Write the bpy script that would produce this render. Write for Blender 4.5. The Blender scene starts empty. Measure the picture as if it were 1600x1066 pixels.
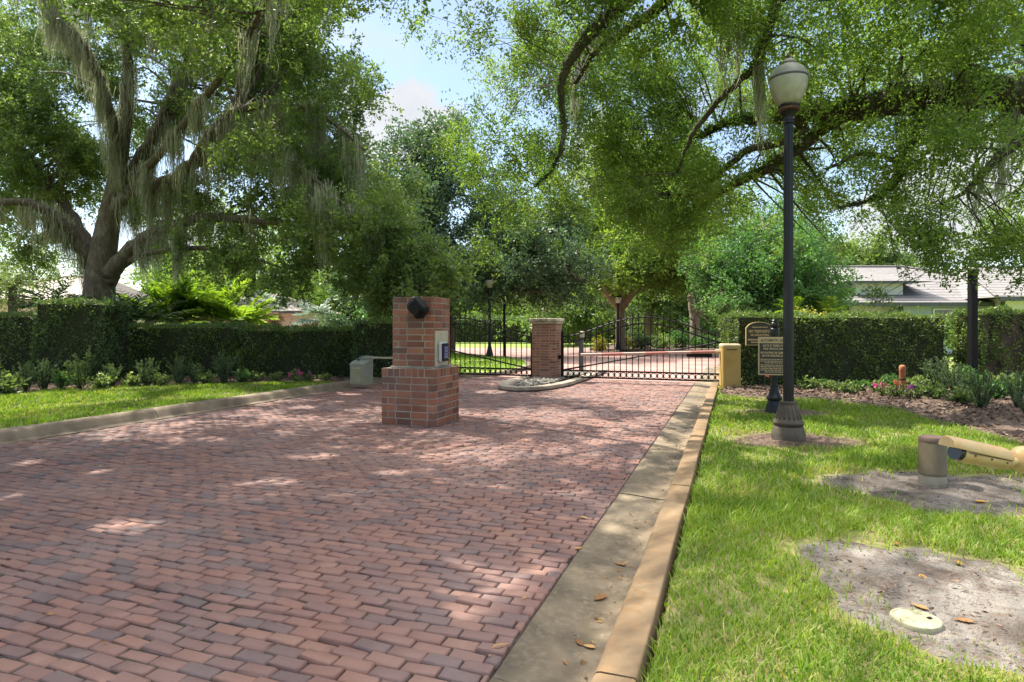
import bpy, math, random
import numpy as np
from mathutils import Vector, noise as mnoise

random.seed(7)
RNG = np.random.default_rng(11)
SC = bpy.context.scene
COL = SC.collection

# ------------------------------------------------------------------ camera, world, sun, exposure
F, H, HOR, TH = 950.0, 1.5, 510.0, math.radians(20.1)
CT, ST = math.cos(TH), math.sin(TH)
cam_d = bpy.data.cameras.new('camera')
cam = bpy.data.objects.new('camera', cam_d)
COL.objects.link(cam)
cam.location = (0, 0, H)
cam.rotation_euler = (math.radians(90), 0, TH)
cam_d.sensor_width = 36.0
cam_d.lens = F / 1600 * 36
cam_d.shift_y = (HOR - 533.0) / 1600
cam_d.clip_start = 0.05
cam_d.clip_end = 3000
SC.camera = cam

SUN_EL = math.radians(57)
SX, SY = -0.955, 0.296
SUN = Vector((SX * math.cos(SUN_EL), SY * math.cos(SUN_EL), math.sin(SUN_EL))).normalized()
sun_d = bpy.data.lights.new('sun', 'SUN')
sun_d.energy = 3.4
sun_d.angle = math.radians(0.5)
sun_d.color = (1.0, 0.92, 0.78)
sun = bpy.data.objects.new('sun', sun_d)
COL.objects.link(sun)
sun.rotation_euler = (-SUN).to_track_quat('-Z', 'Y').to_euler()
sun.location = (-20, 8, 40)

w = bpy.data.worlds.new('World')
SC.world = w
w.use_nodes = True
wn, wl = w.node_tree.nodes, w.node_tree.links
wn.clear()
wo = wn.new('ShaderNodeOutputWorld')
bg = wn.new('ShaderNodeBackground')
bg.inputs['Strength'].default_value = 0.08
sky = wn.new('ShaderNodeTexSky')
sky.sky_type = 'NISHITA'
sky.sun_disc = False
sky.sun_elevation = SUN_EL
sky.sun_rotation = math.atan2(SX, SY)
sky.air_density = 1.0
sky.dust_density = 0.8
sky.ozone_density = 0.6
tc = wn.new('ShaderNodeTexCoord')


def wmath(op, a, b=None, c=None):
    n = wn.new('ShaderNodeMath')
    n.operation = op
    for i, x in enumerate((a, b, c)):
        if x is None:
            continue
        if isinstance(x, (int, float)):
            n.inputs[i].default_value = x
        else:
            wl.new(x, n.inputs[i])
    return n.outputs[0]


mp = wn.new('ShaderNodeMapping')
mp.inputs['Scale'].default_value = (1, 1, 2.0)
wl.new(tc.outputs['Generated'], mp.inputs['Vector'])
nz = wn.new('ShaderNodeTexNoise')
nz.inputs['Scale'].default_value = 2.6
nz.inputs['Detail'].default_value = 9
nz.inputs['Roughness'].default_value = 0.56
wl.new(mp.outputs[0], nz.inputs['Vector'])
nz2 = wn.new('ShaderNodeTexNoise')
nz2.inputs['Scale'].default_value = 9
nz2.inputs['Detail'].default_value = 8
nz2.inputs['Roughness'].default_value = 0.6
wl.new(tc.outputs['Generated'], nz2.inputs['Vector'])


def sky_dir(px, py):
    Xc, z = (px - 800) / F, (HOR - py) / F
    return Vector((Xc * CT - ST, Xc * ST + CT, z)).normalized()


# scattered cumulus by noise, and the big cumulus over the drive
thin = wmath('MULTIPLY', wmath('SUBTRACT', nz.outputs['Fac'], 0.55), 4.0)
best = None
for (px, py, k) in ((640, 175, 26), (590, 190, 34), (690, 195, 40), (560, 150, 46), (640, 215, 30), (300, 390, 18), (1480, 330, 16), (950, 260, 20)):
    dt = wn.new('ShaderNodeVectorMath')
    dt.operation = 'DOT_PRODUCT'
    wl.new(tc.outputs['Generated'], dt.inputs[0])
    dt.inputs[1].default_value = sky_dir(px, py)
    ang = wmath('ARCCOSINE', wmath('MINIMUM', dt.outputs['Value'], 0.99999))
    f = wmath('SUBTRACT', 1.15, wmath('MULTIPLY', ang, k * 0.62))
    best = f if best is None else wmath('MAXIMUM', best, f)
blob = wmath('MULTIPLY', wmath('ADD', best, wmath('MULTIPLY', wmath('SUBTRACT', nz2.outputs['Fac'], 0.5), 2.6)), 3.0)
cl = wmath('MAXIMUM', wmath('MINIMUM', thin, 1.0), wmath('MINIMUM', blob, 1.0))
cl = wmath('MAXIMUM', cl, 0.08)
cl = wmath('MULTIPLY', cl, 0.94)
shade = wn.new('ShaderNodeMix')
shade.data_type = 'RGBA'
shade.inputs['A'].default_value = (2.5, 2.6, 2.8, 1)
shade.inputs['B'].default_value = (4.0, 4.0, 4.0, 1)
wl.new(wmath('MULTIPLY', nz2.outputs['Fac'], 1.3), shade.inputs['Factor'])
mixw = wn.new('ShaderNodeMix')
mixw.data_type = 'RGBA'
wl.new(cl, mixw.inputs['Factor'])
wl.new(sky.outputs[0], mixw.inputs['A'])
wl.new(shade.outputs['Result'], mixw.inputs['B'])
# bright cloud added overhead out of view as fill light, fading towards the horizon
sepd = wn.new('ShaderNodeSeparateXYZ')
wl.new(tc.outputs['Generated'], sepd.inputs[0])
fill_deck = wmath('ADD', wmath('MULTIPLY', wmath('SUBTRACT', sepd.outputs['Z'], 0.58), 4.5), wmath('MULTIPLY', wmath('SUBTRACT', nz2.outputs['Fac'], 0.5), 1.2))
fill_deck = wmath('MAXIMUM', wmath('MINIMUM', fill_deck, 1.0), 0.0)
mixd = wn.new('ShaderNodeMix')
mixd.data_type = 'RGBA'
wl.new(fill_deck, mixd.inputs['Factor'])
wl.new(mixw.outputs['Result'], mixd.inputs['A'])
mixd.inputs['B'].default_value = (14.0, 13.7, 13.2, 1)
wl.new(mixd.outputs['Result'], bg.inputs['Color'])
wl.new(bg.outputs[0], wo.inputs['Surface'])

vs = SC.view_settings
vs.view_transform = 'Standard'
vs.look = 'None'
vs.exposure = 1.7
vs.gamma = 1.0
SC.render.film_transparent = False
SC.cycles.max_bounces = 9
SC.cycles.diffuse_bounces = 5
SC.cycles.transmission_bounces = 4
SC.cycles.glossy_bounces = 2
SC.cycles.transparent_max_bounces = 6
SC.cycles.caustics_reflective = False
SC.cycles.caustics_refractive = False


# ------------------------------------------------------------------ places: the photo's measured layout in metres
def cp(Xc, Y, z=0.0):
    """point from metres across and metres ahead of the camera foot"""
    return Vector((Xc * CT - Y * ST, Xc * ST + Y * CT, z))


def gp(px, py, z=0.0):
    Y = F * (H - z) / (py - HOR)
    return cp((px - 800) / F * Y, Y, z)


def pp(px, py, Y):
    return cp((px - 800) / F * Y, Y, H + (HOR - py) / F * Y)


def to_cam(x, y):
    return x * CT + y * ST, -x * ST + y * CT


# ------------------------------------------------------------------ mesh helpers
def world_off(o):
    q = Vector((0, 0, 0))
    while o is not None:
        q += o.location
        o = o.parent
    return q


def np_obj(name, verts, tris, mat, parent=None, v=None, smooth=False, loc=None):
    verts = np.asarray(verts, dtype=np.float32).reshape(-1, 3)
    tris = np.asarray(tris, dtype=np.int32)
    if parent is not None:
        verts = verts - np.array(world_off(parent), dtype=np.float32)
    me = bpy.data.meshes.new(name)
    k = tris.shape[1]
    me.vertices.add(len(verts))
    me.vertices.foreach_set('co', verts.ravel())
    me.loops.add(tris.size)
    me.loops.foreach_set('vertex_index', tris.ravel())
    me.polygons.add(len(tris))
    me.polygons.foreach_set('loop_start', np.arange(0, tris.size, k, dtype=np.int32))
    me.polygons.foreach_set('loop_total', np.full(len(tris), k, dtype=np.int32))
    if smooth:
        me.polygons.foreach_set('use_smooth', np.ones(len(tris), dtype=bool))
    if v is not None:
        a = me.attributes.new('v', 'FLOAT', 'POINT')
        a.data.foreach_set('value', np.asarray(v, dtype=np.float32))
    me.update(calc_edges=True)
    me.materials.append(mat)
    o = bpy.data.objects.new(name, me)
    COL.objects.link(o)
    if parent is not None:
        o.parent = parent
    return o


class MB:
    def __init__(self):
        self.v, self.f, self.a = [], [], []

    def add(self, vs_, fs, a=None):
        n = len(self.v)
        self.v += [tuple(p) for p in vs_]
        self.f += [tuple(i + n for i in q) for q in fs]
        a = random.random() if a is None else a
        self.a += [a] * len(vs_)

    def box(self, c, s, rz=0.0, ch=0.0, a=None, jit=0.0):
        """box of size s centred on c, edges chamfered by ch"""
        hx, hy, hz = s[0] / 2, s[1] / 2, s[2] / 2
        co, si = math.cos(rz), math.sin(rz)
        if ch <= 0:
            P = [(x, y, z) for z in (-hz, hz) for (x, y) in ((-hx, -hy), (hx, -hy), (hx, hy), (-hx, hy))]
            Fc = [(3, 2, 1, 0), (4, 5, 6, 7), (0, 1, 5, 4), (1, 2, 6, 5), (2, 3, 7, 6), (3, 0, 4, 7)]
        else:
            P, Fc = [], []
            sg = [(-1, -1, -1), (1, -1, -1), (1, 1, -1), (-1, 1, -1), (-1, -1, 1), (1, -1, 1), (1, 1, 1), (-1, 1, 1)]
            for (a_, b_, c_) in sg:
                P.append((a_ * (hx - ch), b_ * (hy - ch), c_ * hz))
                P.append((a_ * (hx - ch), b_ * hy, c_ * (hz - ch)))
                P.append((a_ * hx, b_ * (hy - ch), c_ * (hz - ch)))
            Z = lambda i: 3 * i
            Yv = lambda i: 3 * i + 1
            Xv = lambda i: 3 * i + 2
            Fc = [(Z(3), Z(2), Z(1), Z(0)), (Z(4), Z(5), Z(6), Z(7)), (Yv(0), Yv(1), Yv(5), Yv(4)), (Yv(2), Yv(3), Yv(7), Yv(6)),
                  (Xv(1), Xv(2), Xv(6), Xv(5)), (Xv(3), Xv(0), Xv(4), Xv(7)),
                  (Z(0), Z(1), Yv(1), Yv(0)), (Z(2), Z(3), Yv(3), Yv(2)), (Z(1), Z(2), Xv(2), Xv(1)), (Z(3), Z(0), Xv(0), Xv(3)),
                  (Yv(4), Yv(5), Z(5), Z(4)), (Yv(6), Yv(7), Z(7), Z(6)), (Xv(5), Xv(6), Z(6), Z(5)), (Xv(7), Xv(4), Z(4), Z(7)),
                  (Yv(0), Yv(4), Xv(4), Xv(0)), (Xv(1), Xv(5), Yv(5), Yv(1)), (Yv(2), Yv(6), Xv(6), Xv(2)), (Xv(3), Xv(7), Yv(7), Yv(3)),
                  (Z(0), Yv(0), Xv(0)), (Z(1), Xv(1), Yv(1)), (Z(2), Yv(2), Xv(2)), (Z(3), Xv(3), Yv(3)),
                  (Z(4), Xv(4), Yv(4)), (Z(5), Yv(5), Xv(5)), (Z(6), Xv(6), Yv(6)), (Z(7), Yv(7), Xv(7))]
        j = lambda: random.uniform(-jit, jit) if jit else 0.0
        self.add([(c[0] + x * co - y * si + j(), c[1] + x * si + y * co + j(), c[2] + z + j()) for (x, y, z) in P], Fc, a)

    def tube(self, pts, rad, n=8, a=None, cap=True):
        pts = [Vector(p) for p in pts]
        if not hasattr(rad, '__len__'):
            rad = [rad] * len(pts)
        V, Fc = [], []
        up = None
        for i, p in enumerate(pts):
            t = (pts[min(i + 1, len(pts) - 1)] - pts[max(i - 1, 0)])
            t = t.normalized() if t.length > 1e-9 else Vector((0, 0, 1))
            if up is None:
                up = t.orthogonal().normalized()
            up = (up - t * up.dot(t))
            up = up.normalized() if up.length > 1e-6 else t.orthogonal().normalized()
            b = t.cross(up)
            for k in range(n):
                q = 2 * math.pi * k / n
                V.append(p + (up * math.cos(q) + b * math.sin(q)) * rad[i])
        for i in range(len(pts) - 1):
            for k in range(n):
                k2 = (k + 1) % n
                Fc.append((i * n + k, i * n + k2, (i + 1) * n + k2, (i + 1) * n + k))
        if cap:
            Fc.append(tuple(range(n - 1, -1, -1)))
            m = (len(pts) - 1) * n
            Fc.append(tuple(range(m, m + n)))
        self.add(V, Fc, a)

    def lathe(self, prof, n=24, c=(0, 0, 0), a=None, flute=0, axis=None):
        V, Fc = [], []
        for (r, z) in prof:
            for k in range(n):
                q = 2 * math.pi * k / n
                rr = r * (1 - (0.07 if flute and k % 2 else 0))
                V.append(Vector((rr * math.cos(q), rr * math.sin(q), z)))
        for i in range(len(prof) - 1):
            for k in range(n):
                k2 = (k + 1) % n
                Fc.append((i * n + k, i * n + k2, (i + 1) * n + k2, (i + 1) * n + k))
        Fc.append(tuple(range(n - 1, -1, -1)))
        m = (len(prof) - 1) * n
        Fc.append(tuple(range(m, m + n)))
        if axis is not None:
            q = Vector((0, 0, 1)).rotation_difference(Vector(axis).normalized())
            V = [q @ p for p in V]
        self.add([p + Vector(c) for p in V], Fc, a)

    def prism(self, poly, z0, z1, a=None):
        n = len(poly)
        V = [(x, y, z0) for x, y in poly] + [(x, y, z1) for x, y in poly]
        Fc = [tuple(range(n - 1, -1, -1)), tuple(range(n, 2 * n))]
        for k in range(n):
            k2 = (k + 1) % n
            Fc.append((k, k2, n + k2, n + k))
        self.add(V, Fc, a)

    def extrude(self, poly, origin, ex, ey, depth, a=None):
        """polygon in the plane (ex, ey) at origin, given a thickness along ex x ey"""
        n = len(poly)
        ex, ey = Vector(ex), Vector(ey)
        nn = ex.cross(ey).normalized() * depth
        V = [Vector(origin) + ex * x + ey * y for x, y in poly]
        V = V + [p + nn for p in V]
        Fc = [tuple(range(n - 1, -1, -1)), tuple(range(n, 2 * n))]
        for k in range(n):
            k2 = (k + 1) % n
            Fc.append((k, k2, n + k2, n + k))
        self.add(V, Fc, a)

    def ball(self, c, r, n=10, m=6, a=None, s=(1, 1, 1)):
        V, Fc = [], []
        for i in range(m + 1):
            ph = math.pi * i / m
            for k in range(n):
                q = 2 * math.pi * k / n
                V.append((c[0] + r * s[0] * math.sin(ph) * math.cos(q), c[1] + r * s[1] * math.sin(ph) * math.sin(q), c[2] - r * s[2] * math.cos(ph)))
        for i in range(m):
            for k in range(n):
                k2 = (k + 1) % n
                Fc.append((i * n + k, i * n + k2, (i + 1) * n + k2, (i + 1) * n + k))
        self.add(V, Fc, a)

    def build(self, name, mat, parent=None, smooth=False, angle=None):
        me = bpy.data.meshes.new(name)
        o3 = world_off(parent)
        me.from_pydata([(p[0] - o3[0], p[1] - o3[1], p[2] - o3[2]) for p in self.v], [], self.f)
        at = me.attributes.new('v', 'FLOAT', 'POINT')
        at.data.foreach_set('value', np.asarray(self.a, dtype=np.float32))
        if smooth:
            me.polygons.foreach_set('use_smooth', np.ones(len(me.polygons), dtype=bool))
            if angle:
                me.set_sharp_from_angle(angle=math.radians(angle))
        me.update()
        me.materials.append(mat)
        o = bpy.data.objects.new(name, me)
        COL.objects.link(o)
        if parent is not None:
            o.parent = parent
        return o


def tag(o, label=None, cat=None, group=None, kind=None):
    if label:
        o['label'] = label
    if cat:
        o['category'] = cat
    if group:
        o['group'] = group
    if kind:
        o['kind'] = kind
    return o


def thing(name, label, cat, loc, group=None):
    o = bpy.data.objects.new(name, None)
    o.empty_display_size = 0.2
    COL.objects.link(o)
    o.location = loc
    return tag(o, label, cat, group)


def copy_tree(o, loc, rz=0.0, s=1.0, label=None, group=None):
    r = o.copy()
    COL.objects.link(r)
    r.location = loc
    r.rotation_euler = (0, 0, rz)
    r.scale = (s, s, s)
    if label:
        r['label'] = label
    if group:
        r['group'] = group
    for ch in list(o.children):
        c = ch.copy()
        COL.objects.link(c)
        c.parent = r
        for g in list(ch.children):
            d = g.copy()
            COL.objects.link(d)
            d.parent = c
    return r


def in_poly(X, Y, poly):
    X, Y = np.asarray(X), np.asarray(Y)
    r = np.zeros(X.shape, dtype=bool)
    n = len(poly)
    for i in range(n):
        x1, y1 = poly[i][0], poly[i][1]
        x2, y2 = poly[(i + 1) % n][0], poly[(i + 1) % n][1]
        if y1 == y2:
            continue
        c = ((Y < y1) != (Y < y2)) & (X < (x2 - x1) * (Y - y1) / (y2 - y1) + x1)
        r ^= c
    return r


def wobble(x, y, s=1.0, k=0):
    return (np.sin(x * 2.1 * s + 1.3 + k) * np.sin(y * 1.7 * s + 0.7 - k) + 0.6 * np.sin(x * 4.7 * s - y * 3.1 * s + 2 + k) + 0.4 * np.sin(x * 9.1 * s + y * 8.3 * s + k))


# ------------------------------------------------------------------ materials
def new_mat(name):
    m = bpy.data.materials.new(name)
    m.use_nodes = True
    nt = m.node_tree
    b = nt.nodes['Principled BSDF']
    return m, nt, b


def ramp(nt, fac, stops):
    r = nt.nodes.new('ShaderNodeValToRGB')
    el = r.color_ramp.elements
    while len(el) < len(stops):
        el.new(0.5)
    for e, (p, c) in zip(el, stops):
        e.position = p
        e.color = (c[0], c[1], c[2], 1)
    nt.links.new(fac, r.inputs['Fac'])
    return r.outputs['Color']


def noise_n(nt, scale, detail=6, rough=0.55, vec=None, dist=0.0):
    n = nt.nodes.new('ShaderNodeTexNoise')
    n.inputs['Scale'].default_value = scale
    n.inputs['Detail'].default_value = detail
    n.inputs['Roughness'].default_value = rough
    n.inputs['Distortion'].default_value = dist
    if vec is None:
        g = nt.nodes.new('ShaderNodeNewGeometry')
        vec = g.outputs['Position']
    nt.links.new(vec, n.inputs['Vector'])
    return n.outputs['Fac']


def mixc(nt, fac, a, b, mode='MIX'):
    n = nt.nodes.new('ShaderNodeMix')
    n.data_type = 'RGBA'
    n.blend_type = mode
    for s, x in (('Factor', fac), ('A', a), ('B', b)):
        if isinstance(x, (int, float)):
            n.inputs[s].default_value = x
        elif isinstance(x, tuple):
            n.inputs[s].default_value = (x[0], x[1], x[2], 1)
        else:
            nt.links.new(x, n.inputs[s])
    return n.outputs['Result']


def nmath(nt, op, a, b=None):
    n = nt.nodes.new('ShaderNodeMath')
    n.operation = op
    for i, x in enumerate((a, b)):
        if x is None:
            continue
        if isinstance(x, (int, float)):
            n.inputs[i].default_value = x
        else:
            nt.links.new(x, n.inputs[i])
    return n.outputs[0]


def bump(nt, b, h, strength=0.4, dist=0.01):
    n = nt.nodes.new('ShaderNodeBump')
    n.inputs['Strength'].default_value = strength
    n.inputs['Distance'].default_value = dist
    nt.links.new(h, n.inputs['Height'])
    nt.links.new(n.outputs[0], b.inputs['Normal'])


def attr(nt, name='v'):
    n = nt.nodes.new('ShaderNodeAttribute')
    n.attribute_name = name
    return n.outputs['Fac']


def mottled(name, c1, c2, scale=8, rough=0.8, bstr=0.3, bscale=60, dirt=None, dscale=1.5, metal=0.0, spec=0.4, bdist=0.004, c3=None):
    m, nt, b = new_mat(name)
    c = ramp(nt, noise_n(nt, scale), [(0.3, c1), (0.7, c2)])
    if c3:
        c = mixc(nt, ramp(nt, noise_n(nt, scale * 5, 4), [(0.5, (0, 0, 0)), (0.68, (1, 1, 1))]), c, c3)
    if dirt:
        c = mixc(nt, ramp(nt, noise_n(nt, dscale, 8, 0.65), [(0.46, (0, 0, 0)), (0.68, (1, 1, 1))]), c, dirt)
    nt.links.new(c, b.inputs['Base Color'])
    b.inputs['Roughness'].default_value = rough
    b.inputs['Metallic'].default_value = metal
    b.inputs['Specular IOR Level'].default_value = spec
    if bstr:
        bump(nt, b, noise_n(nt, bscale, 5), bstr, bdist)
    return m


def leaf_mat(name, stops, trans=0.45, tcol=(1.5, 1.55, 0.6), rough=0.45, spec=0.4, nscale=0.35):
    """leaf: glossy top, light coming through; hue varies from leaf to leaf and from bough to bough"""
    m, nt, b = new_mat(name)
    v = attr(nt)
    big = noise_n(nt, nscale, 2)
    f = nmath(nt, 'ADD', nmath(nt, 'MULTIPLY', v, 0.62), nmath(nt, 'MULTIPLY', nmath(nt, 'SUBTRACT', big, 0.22), 0.7))
    c = ramp(nt, f, stops)
    nt.links.new(c, b.inputs['Base Color'])
    b.inputs['Roughness'].default_value = rough
    b.inputs['Specular IOR Level'].default_value = spec
    t = nt.nodes.new('ShaderNodeBsdfTranslucent')
    nt.links.new(mixc(nt, 1.0, c, (tcol[0], tcol[1], tcol[2]), 'MULTIPLY'), t.inputs['Color'])
    mx = nt.nodes.new('ShaderNodeMixShader')
    mx.inputs[0].default_value = trans
    nt.links.new(b.outputs[0], mx.inputs[1])
    nt.links.new(t.outputs[0], mx.inputs[2])
    nt.links.new(mx.outputs[0], nt.nodes['Material Output'].inputs['Surface'])
    return m


M = {}
M['oak'] = leaf_mat('oak_leaf', [(0.05, (0.055, 0.095, 0.045)), (0.35, (0.092, 0.145, 0.060)), (0.65, (0.135, 0.19, 0.066)), (0.95, (0.215, 0.255, 0.08))], trans=0.5, tcol=(1.7, 1.85, 0.75))
M['oak_bright'] = leaf_mat('bright_oak_leaf', [(0.05, (0.050, 0.100, 0.028)), (0.35, (0.092, 0.165, 0.038)), (0.65, (0.155, 0.225, 0.050)), (0.95, (0.25, 0.295, 0.07))], trans=0.55, tcol=(1.7, 1.8, 0.8))
M['oak_dark'] = leaf_mat('dark_oak_leaf', [(0.05, (0.03, 0.065, 0.038)), (0.4, (0.06, 0.11, 0.06)), (0.7, (0.10, 0.155, 0.078)), (0.95, (0.17, 0.22, 0.10))], trans=0.35, tcol=(1.3, 1.5, 0.8))
M['fresh'] = leaf_mat('fresh_leaf', [(0.05, (0.04, 0.095, 0.035)), (0.4, (0.07, 0.16, 0.055)), (0.7, (0.12, 0.22, 0.075)), (0.95, (0.18, 0.28, 0.09))], trans=0.45, tcol=(1.3, 1.5, 0.7))
M['hedge'] = leaf_mat('hedge_leaf', [(0.05, (0.045, 0.085, 0.030)), (0.4, (0.085, 0.145, 0.045)), (0.75, (0.155, 0.22, 0.062)), (0.97, (0.29, 0.32, 0.12))], trans=0.35, spec=0.5, rough=0.4, nscale=1.5)
M['hedge_far'] = leaf_mat('clipped_hedge_leaf', [(0.05, (0.055, 0.10, 0.05)), (0.5, (0.10, 0.16, 0.072)), (0.95, (0.18, 0.245, 0.105))], trans=0.35, nscale=0.8)
M['blue_shrub'] = leaf_mat('blue_green_leaf', [(0.05, (0.05, 0.10, 0.06)), (0.5, (0.10, 0.17, 0.095)), (0.95, (0.22, 0.30, 0.12))], trans=0.35, nscale=2)
M['pale_shrub'] = leaf_mat('pale_leaf', [(0.05, (0.06, 0.11, 0.045)), (0.5, (0.14, 0.21, 0.08)), (0.95, (0.32, 0.38, 0.19))], trans=0.4, nscale=2)
M['palm'] = leaf_mat('palm_leaf', [(0.05, (0.10, 0.19, 0.025)), (0.5, (0.19, 0.31, 0.04)), (0.95, (0.34, 0.41, 0.06))], trans=0.5)
M['philo'] = leaf_mat('dark_frond_leaf', [(0.05, (0.025, 0.06, 0.022)), (0.5, (0.045, 0.10, 0.034)), (0.95, (0.08, 0.16, 0.05))], trans=0.3, spec=0.6, rough=0.3)
M['silver'] = leaf_mat('silver_frond', [(0.05, (0.22, 0.28, 0.26)), (0.5, (0.33, 0.40, 0.36)), (0.95, (0.45, 0.52, 0.45))], trans=0.3, tcol=(1.1, 1.2, 1.0))
M['dry'] = leaf_mat('dry_frond', [(0.05, (0.18, 0.12, 0.09)), (0.5, (0.32, 0.23, 0.18)), (0.95, (0.42, 0.34, 0.24))], trans=0.3, tcol=(1.1, 1.0, 0.8))
M['yellow'] = leaf_mat('yellow_leaf', [(0.05, (0.20, 0.20, 0.03)), (0.5, (0.32, 0.30, 0.05)), (0.95, (0.45, 0.38, 0.10))], trans=0.45)
M['moss'] = leaf_mat('moss_strand', [(0.05, (0.20, 0.225, 0.17)), (0.5, (0.31, 0.335, 0.26)), (0.95, (0.44, 0.455, 0.37))], trans=0.4, tcol=(1.2, 1.2, 0.95), rough=0.9, spec=0.1)
M['grass'] = leaf_mat('lawn_blade', [(0.02, (0.082, 0.155, 0.02)), (0.35, (0.138, 0.24, 0.026)), (0.7, (0.215, 0.32, 0.036)), (0.86, (0.29, 0.36, 0.065)), (0.93, (0.42, 0.36, 0.20))], trans=0.4, tcol=(1.35, 1.4, 0.5), nscale=1.1, rough=0.5, spec=0.3)
M['pink'] = leaf_mat('pink_petal', [(0.0, (0.55, 0.04, 0.25)), (1.0, (0.75, 0.16, 0.40))], trans=0.3, tcol=(1, 1, 1))
M['coral'] = leaf_mat('coral_petal', [(0.0, (0.65, 0.14, 0.08)), (1.0, (0.78, 0.30, 0.16))], trans=0.3, tcol=(1, 1, 1))
M['purple'] = leaf_mat('purple_petal', [(0.0, (0.25, 0.05, 0.28)), (1.0, (0.45, 0.14, 0.42))], trans=0.3, tcol=(1, 1, 1))
M['litter'] = leaf_mat('dead_leaf', [(0.05, (0.16, 0.075, 0.03)), (0.5, (0.32, 0.17, 0.07)), (0.95, (0.50, 0.33, 0.14))], trans=0.2, tcol=(1, 1, 0.8), rough=0.7, nscale=5)
M['leaf_orange'] = leaf_mat('orange_dead_leaf', [(0.0, (0.60, 0.26, 0.02)), (1.0, (0.75, 0.38, 0.04))], trans=0.2, tcol=(1, 1, 0.8))


def bark_mat(name, c1, c2, c3):
    m, nt, b = new_mat(name)
    g = nt.nodes.new('ShaderNodeNewGeometry')
    mp_ = nt.nodes.new('ShaderNodeMapping')
    mp_.inputs['Scale'].default_value = (1, 1, 0.28)
    nt.links.new(g.outputs['Position'], mp_.inputs['Vector'])
    n1 = noise_n(nt, 16, 8, 0.7, mp_.outputs[0], 0.6)
    c = ramp(nt, n1, [(0.3, c1), (0.5, c2), (0.72, c3)])
    li = ramp(nt, noise_n(nt, 3.0, 5, 0.6), [(0.55, (0, 0, 0)), (0.7, (1, 1, 1))])
    c = mixc(nt, nmath(nt, 'MULTIPLY', li, 0.6), c, (0.20, 0.21, 0.16))
    nt.links.new(c, b.inputs['Base Color'])
    b.inputs['Roughness'].default_value = 0.92
    bump(nt, b, n1, 0.9, 0.05)
    return m


M['bark'] = bark_mat('oak_bark', (0.035, 0.028, 0.022), (0.088, 0.072, 0.058), (0.165, 0.142, 0.118))
M['bark_dark'] = bark_mat('dark_bark', (0.018, 0.014, 0.011), (0.042, 0.034, 0.026), (0.085, 0.068, 0.052))
M['bark_tan'] = bark_mat('tan_bark', (0.16, 0.12, 0.09), (0.28, 0.22, 0.17), (0.40, 0.33, 0.26))


def brick_mat(name, stops, mott=0.3, rough=0.85, big=0.0):
    m, nt, b = new_mat(name)
    v = attr(nt)
    n1 = nmath(nt, 'ADD', nmath(nt, 'MULTIPLY', noise_n(nt, 45, 5, 0.65), 0.55), nmath(nt, 'MULTIPLY', noise_n(nt, 11, 4, 0.6), 0.45))
    f = nmath(nt, 'ADD', nmath(nt, 'MULTIPLY', v, 0.85), nmath(nt, 'MULTIPLY', nmath(nt, 'SUBTRACT', n1, 0.4), mott))
    c = ramp(nt, f, stops)
    st = ramp(nt, noise_n(nt, 1.1, 6, 0.6), [(0.42, (0, 0, 0)), (0.66, (1, 1, 1))])
    c = mixc(nt, nmath(nt, 'MULTIPLY', st, big), c, (0.30, 0.235, 0.22))
    sp = ramp(nt, noise_n(nt, 150, 3, 0.7), [(0.62, (0, 0, 0)), (0.75, (1, 1, 1))])
    c = mixc(nt, nmath(nt, 'MULTIPLY', sp, 0.25), c, (0.10, 0.065, 0.06))
    nt.links.new(c, b.inputs['Base Color'])
    b.inputs['Roughness'].default_value = rough
    bump(nt, b, n1, 0.5, 0.006)
    return m


M['paver'] = brick_mat('paver_brick', [(0.0, (0.098, 0.076, 0.080)), (0.12, (0.134, 0.089, 0.088)), (0.34, (0.175, 0.099, 0.089)), (0.6, (0.205, 0.107, 0.089)), (0.85, (0.235, 0.124, 0.096)), (1.0, (0.285, 0.170, 0.13))], 0.55, 0.8, 0.28)
M['wall_brick'] = brick_mat('pillar_brick', [(0.0, (0.085, 0.040, 0.030)), (0.2, (0.15, 0.062, 0.040)), (0.6, (0.25, 0.088, 0.048)), (0.9, (0.31, 0.118, 0.064)), (1.0, (0.34, 0.19, 0.13))], 0.7, 0.85, 0.32)
M['gate_brick'] = brick_mat('gate_pillar_brick', [(0.0, (0.11, 0.05, 0.038)), (0.3, (0.18, 0.078, 0.054)), (0.7, (0.24, 0.10, 0.066)), (1.0, (0.30, 0.16, 0.12))], 0.7, 0.88, 0.3)
M['mortar'] = mottled('mortar', (0.27, 0.235, 0.195), (0.38, 0.34, 0.285), 12, 0.95, 0.4, 90, dirt=(0.15, 0.13, 0.11), dscale=3)
M['joint_sand'] = mottled('joint_sand', (0.016, 0.014, 0.012), (0.045, 0.039, 0.033), 14, 0.95, 0.5, 120, dirt=(0.10, 0.088, 0.075), dscale=2.2)
M['gutter'] = mottled('gutter_concrete', (0.14, 0.108, 0.072), (0.235, 0.183, 0.122), 5, 0.85, 0.35, 130, dirt=(0.055, 0.047, 0.04), dscale=1.0, c3=(0.24, 0.20, 0.15))
M['kerb'] = mottled('kerb_concrete', (0.20, 0.130, 0.070), (0.275, 0.195, 0.115), 4, 0.85, 0.35, 140, dirt=(0.13, 0.093, 0.058), dscale=1.4, c3=(0.25, 0.145, 0.068))
M['kerb_pale'] = mottled('pale_kerb_concrete', (0.155, 0.12, 0.085), (0.235, 0.188, 0.137), 4, 0.85, 0.3, 120, dirt=(0.095, 0.075, 0.055), dscale=1.5)
M['cap'] = mottled('cap_stone', (0.36, 0.32, 0.25), (0.52, 0.47, 0.38), 6, 0.85, 0.3, 80, dirt=(0.17, 0.15, 0.12), dscale=5)
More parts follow.
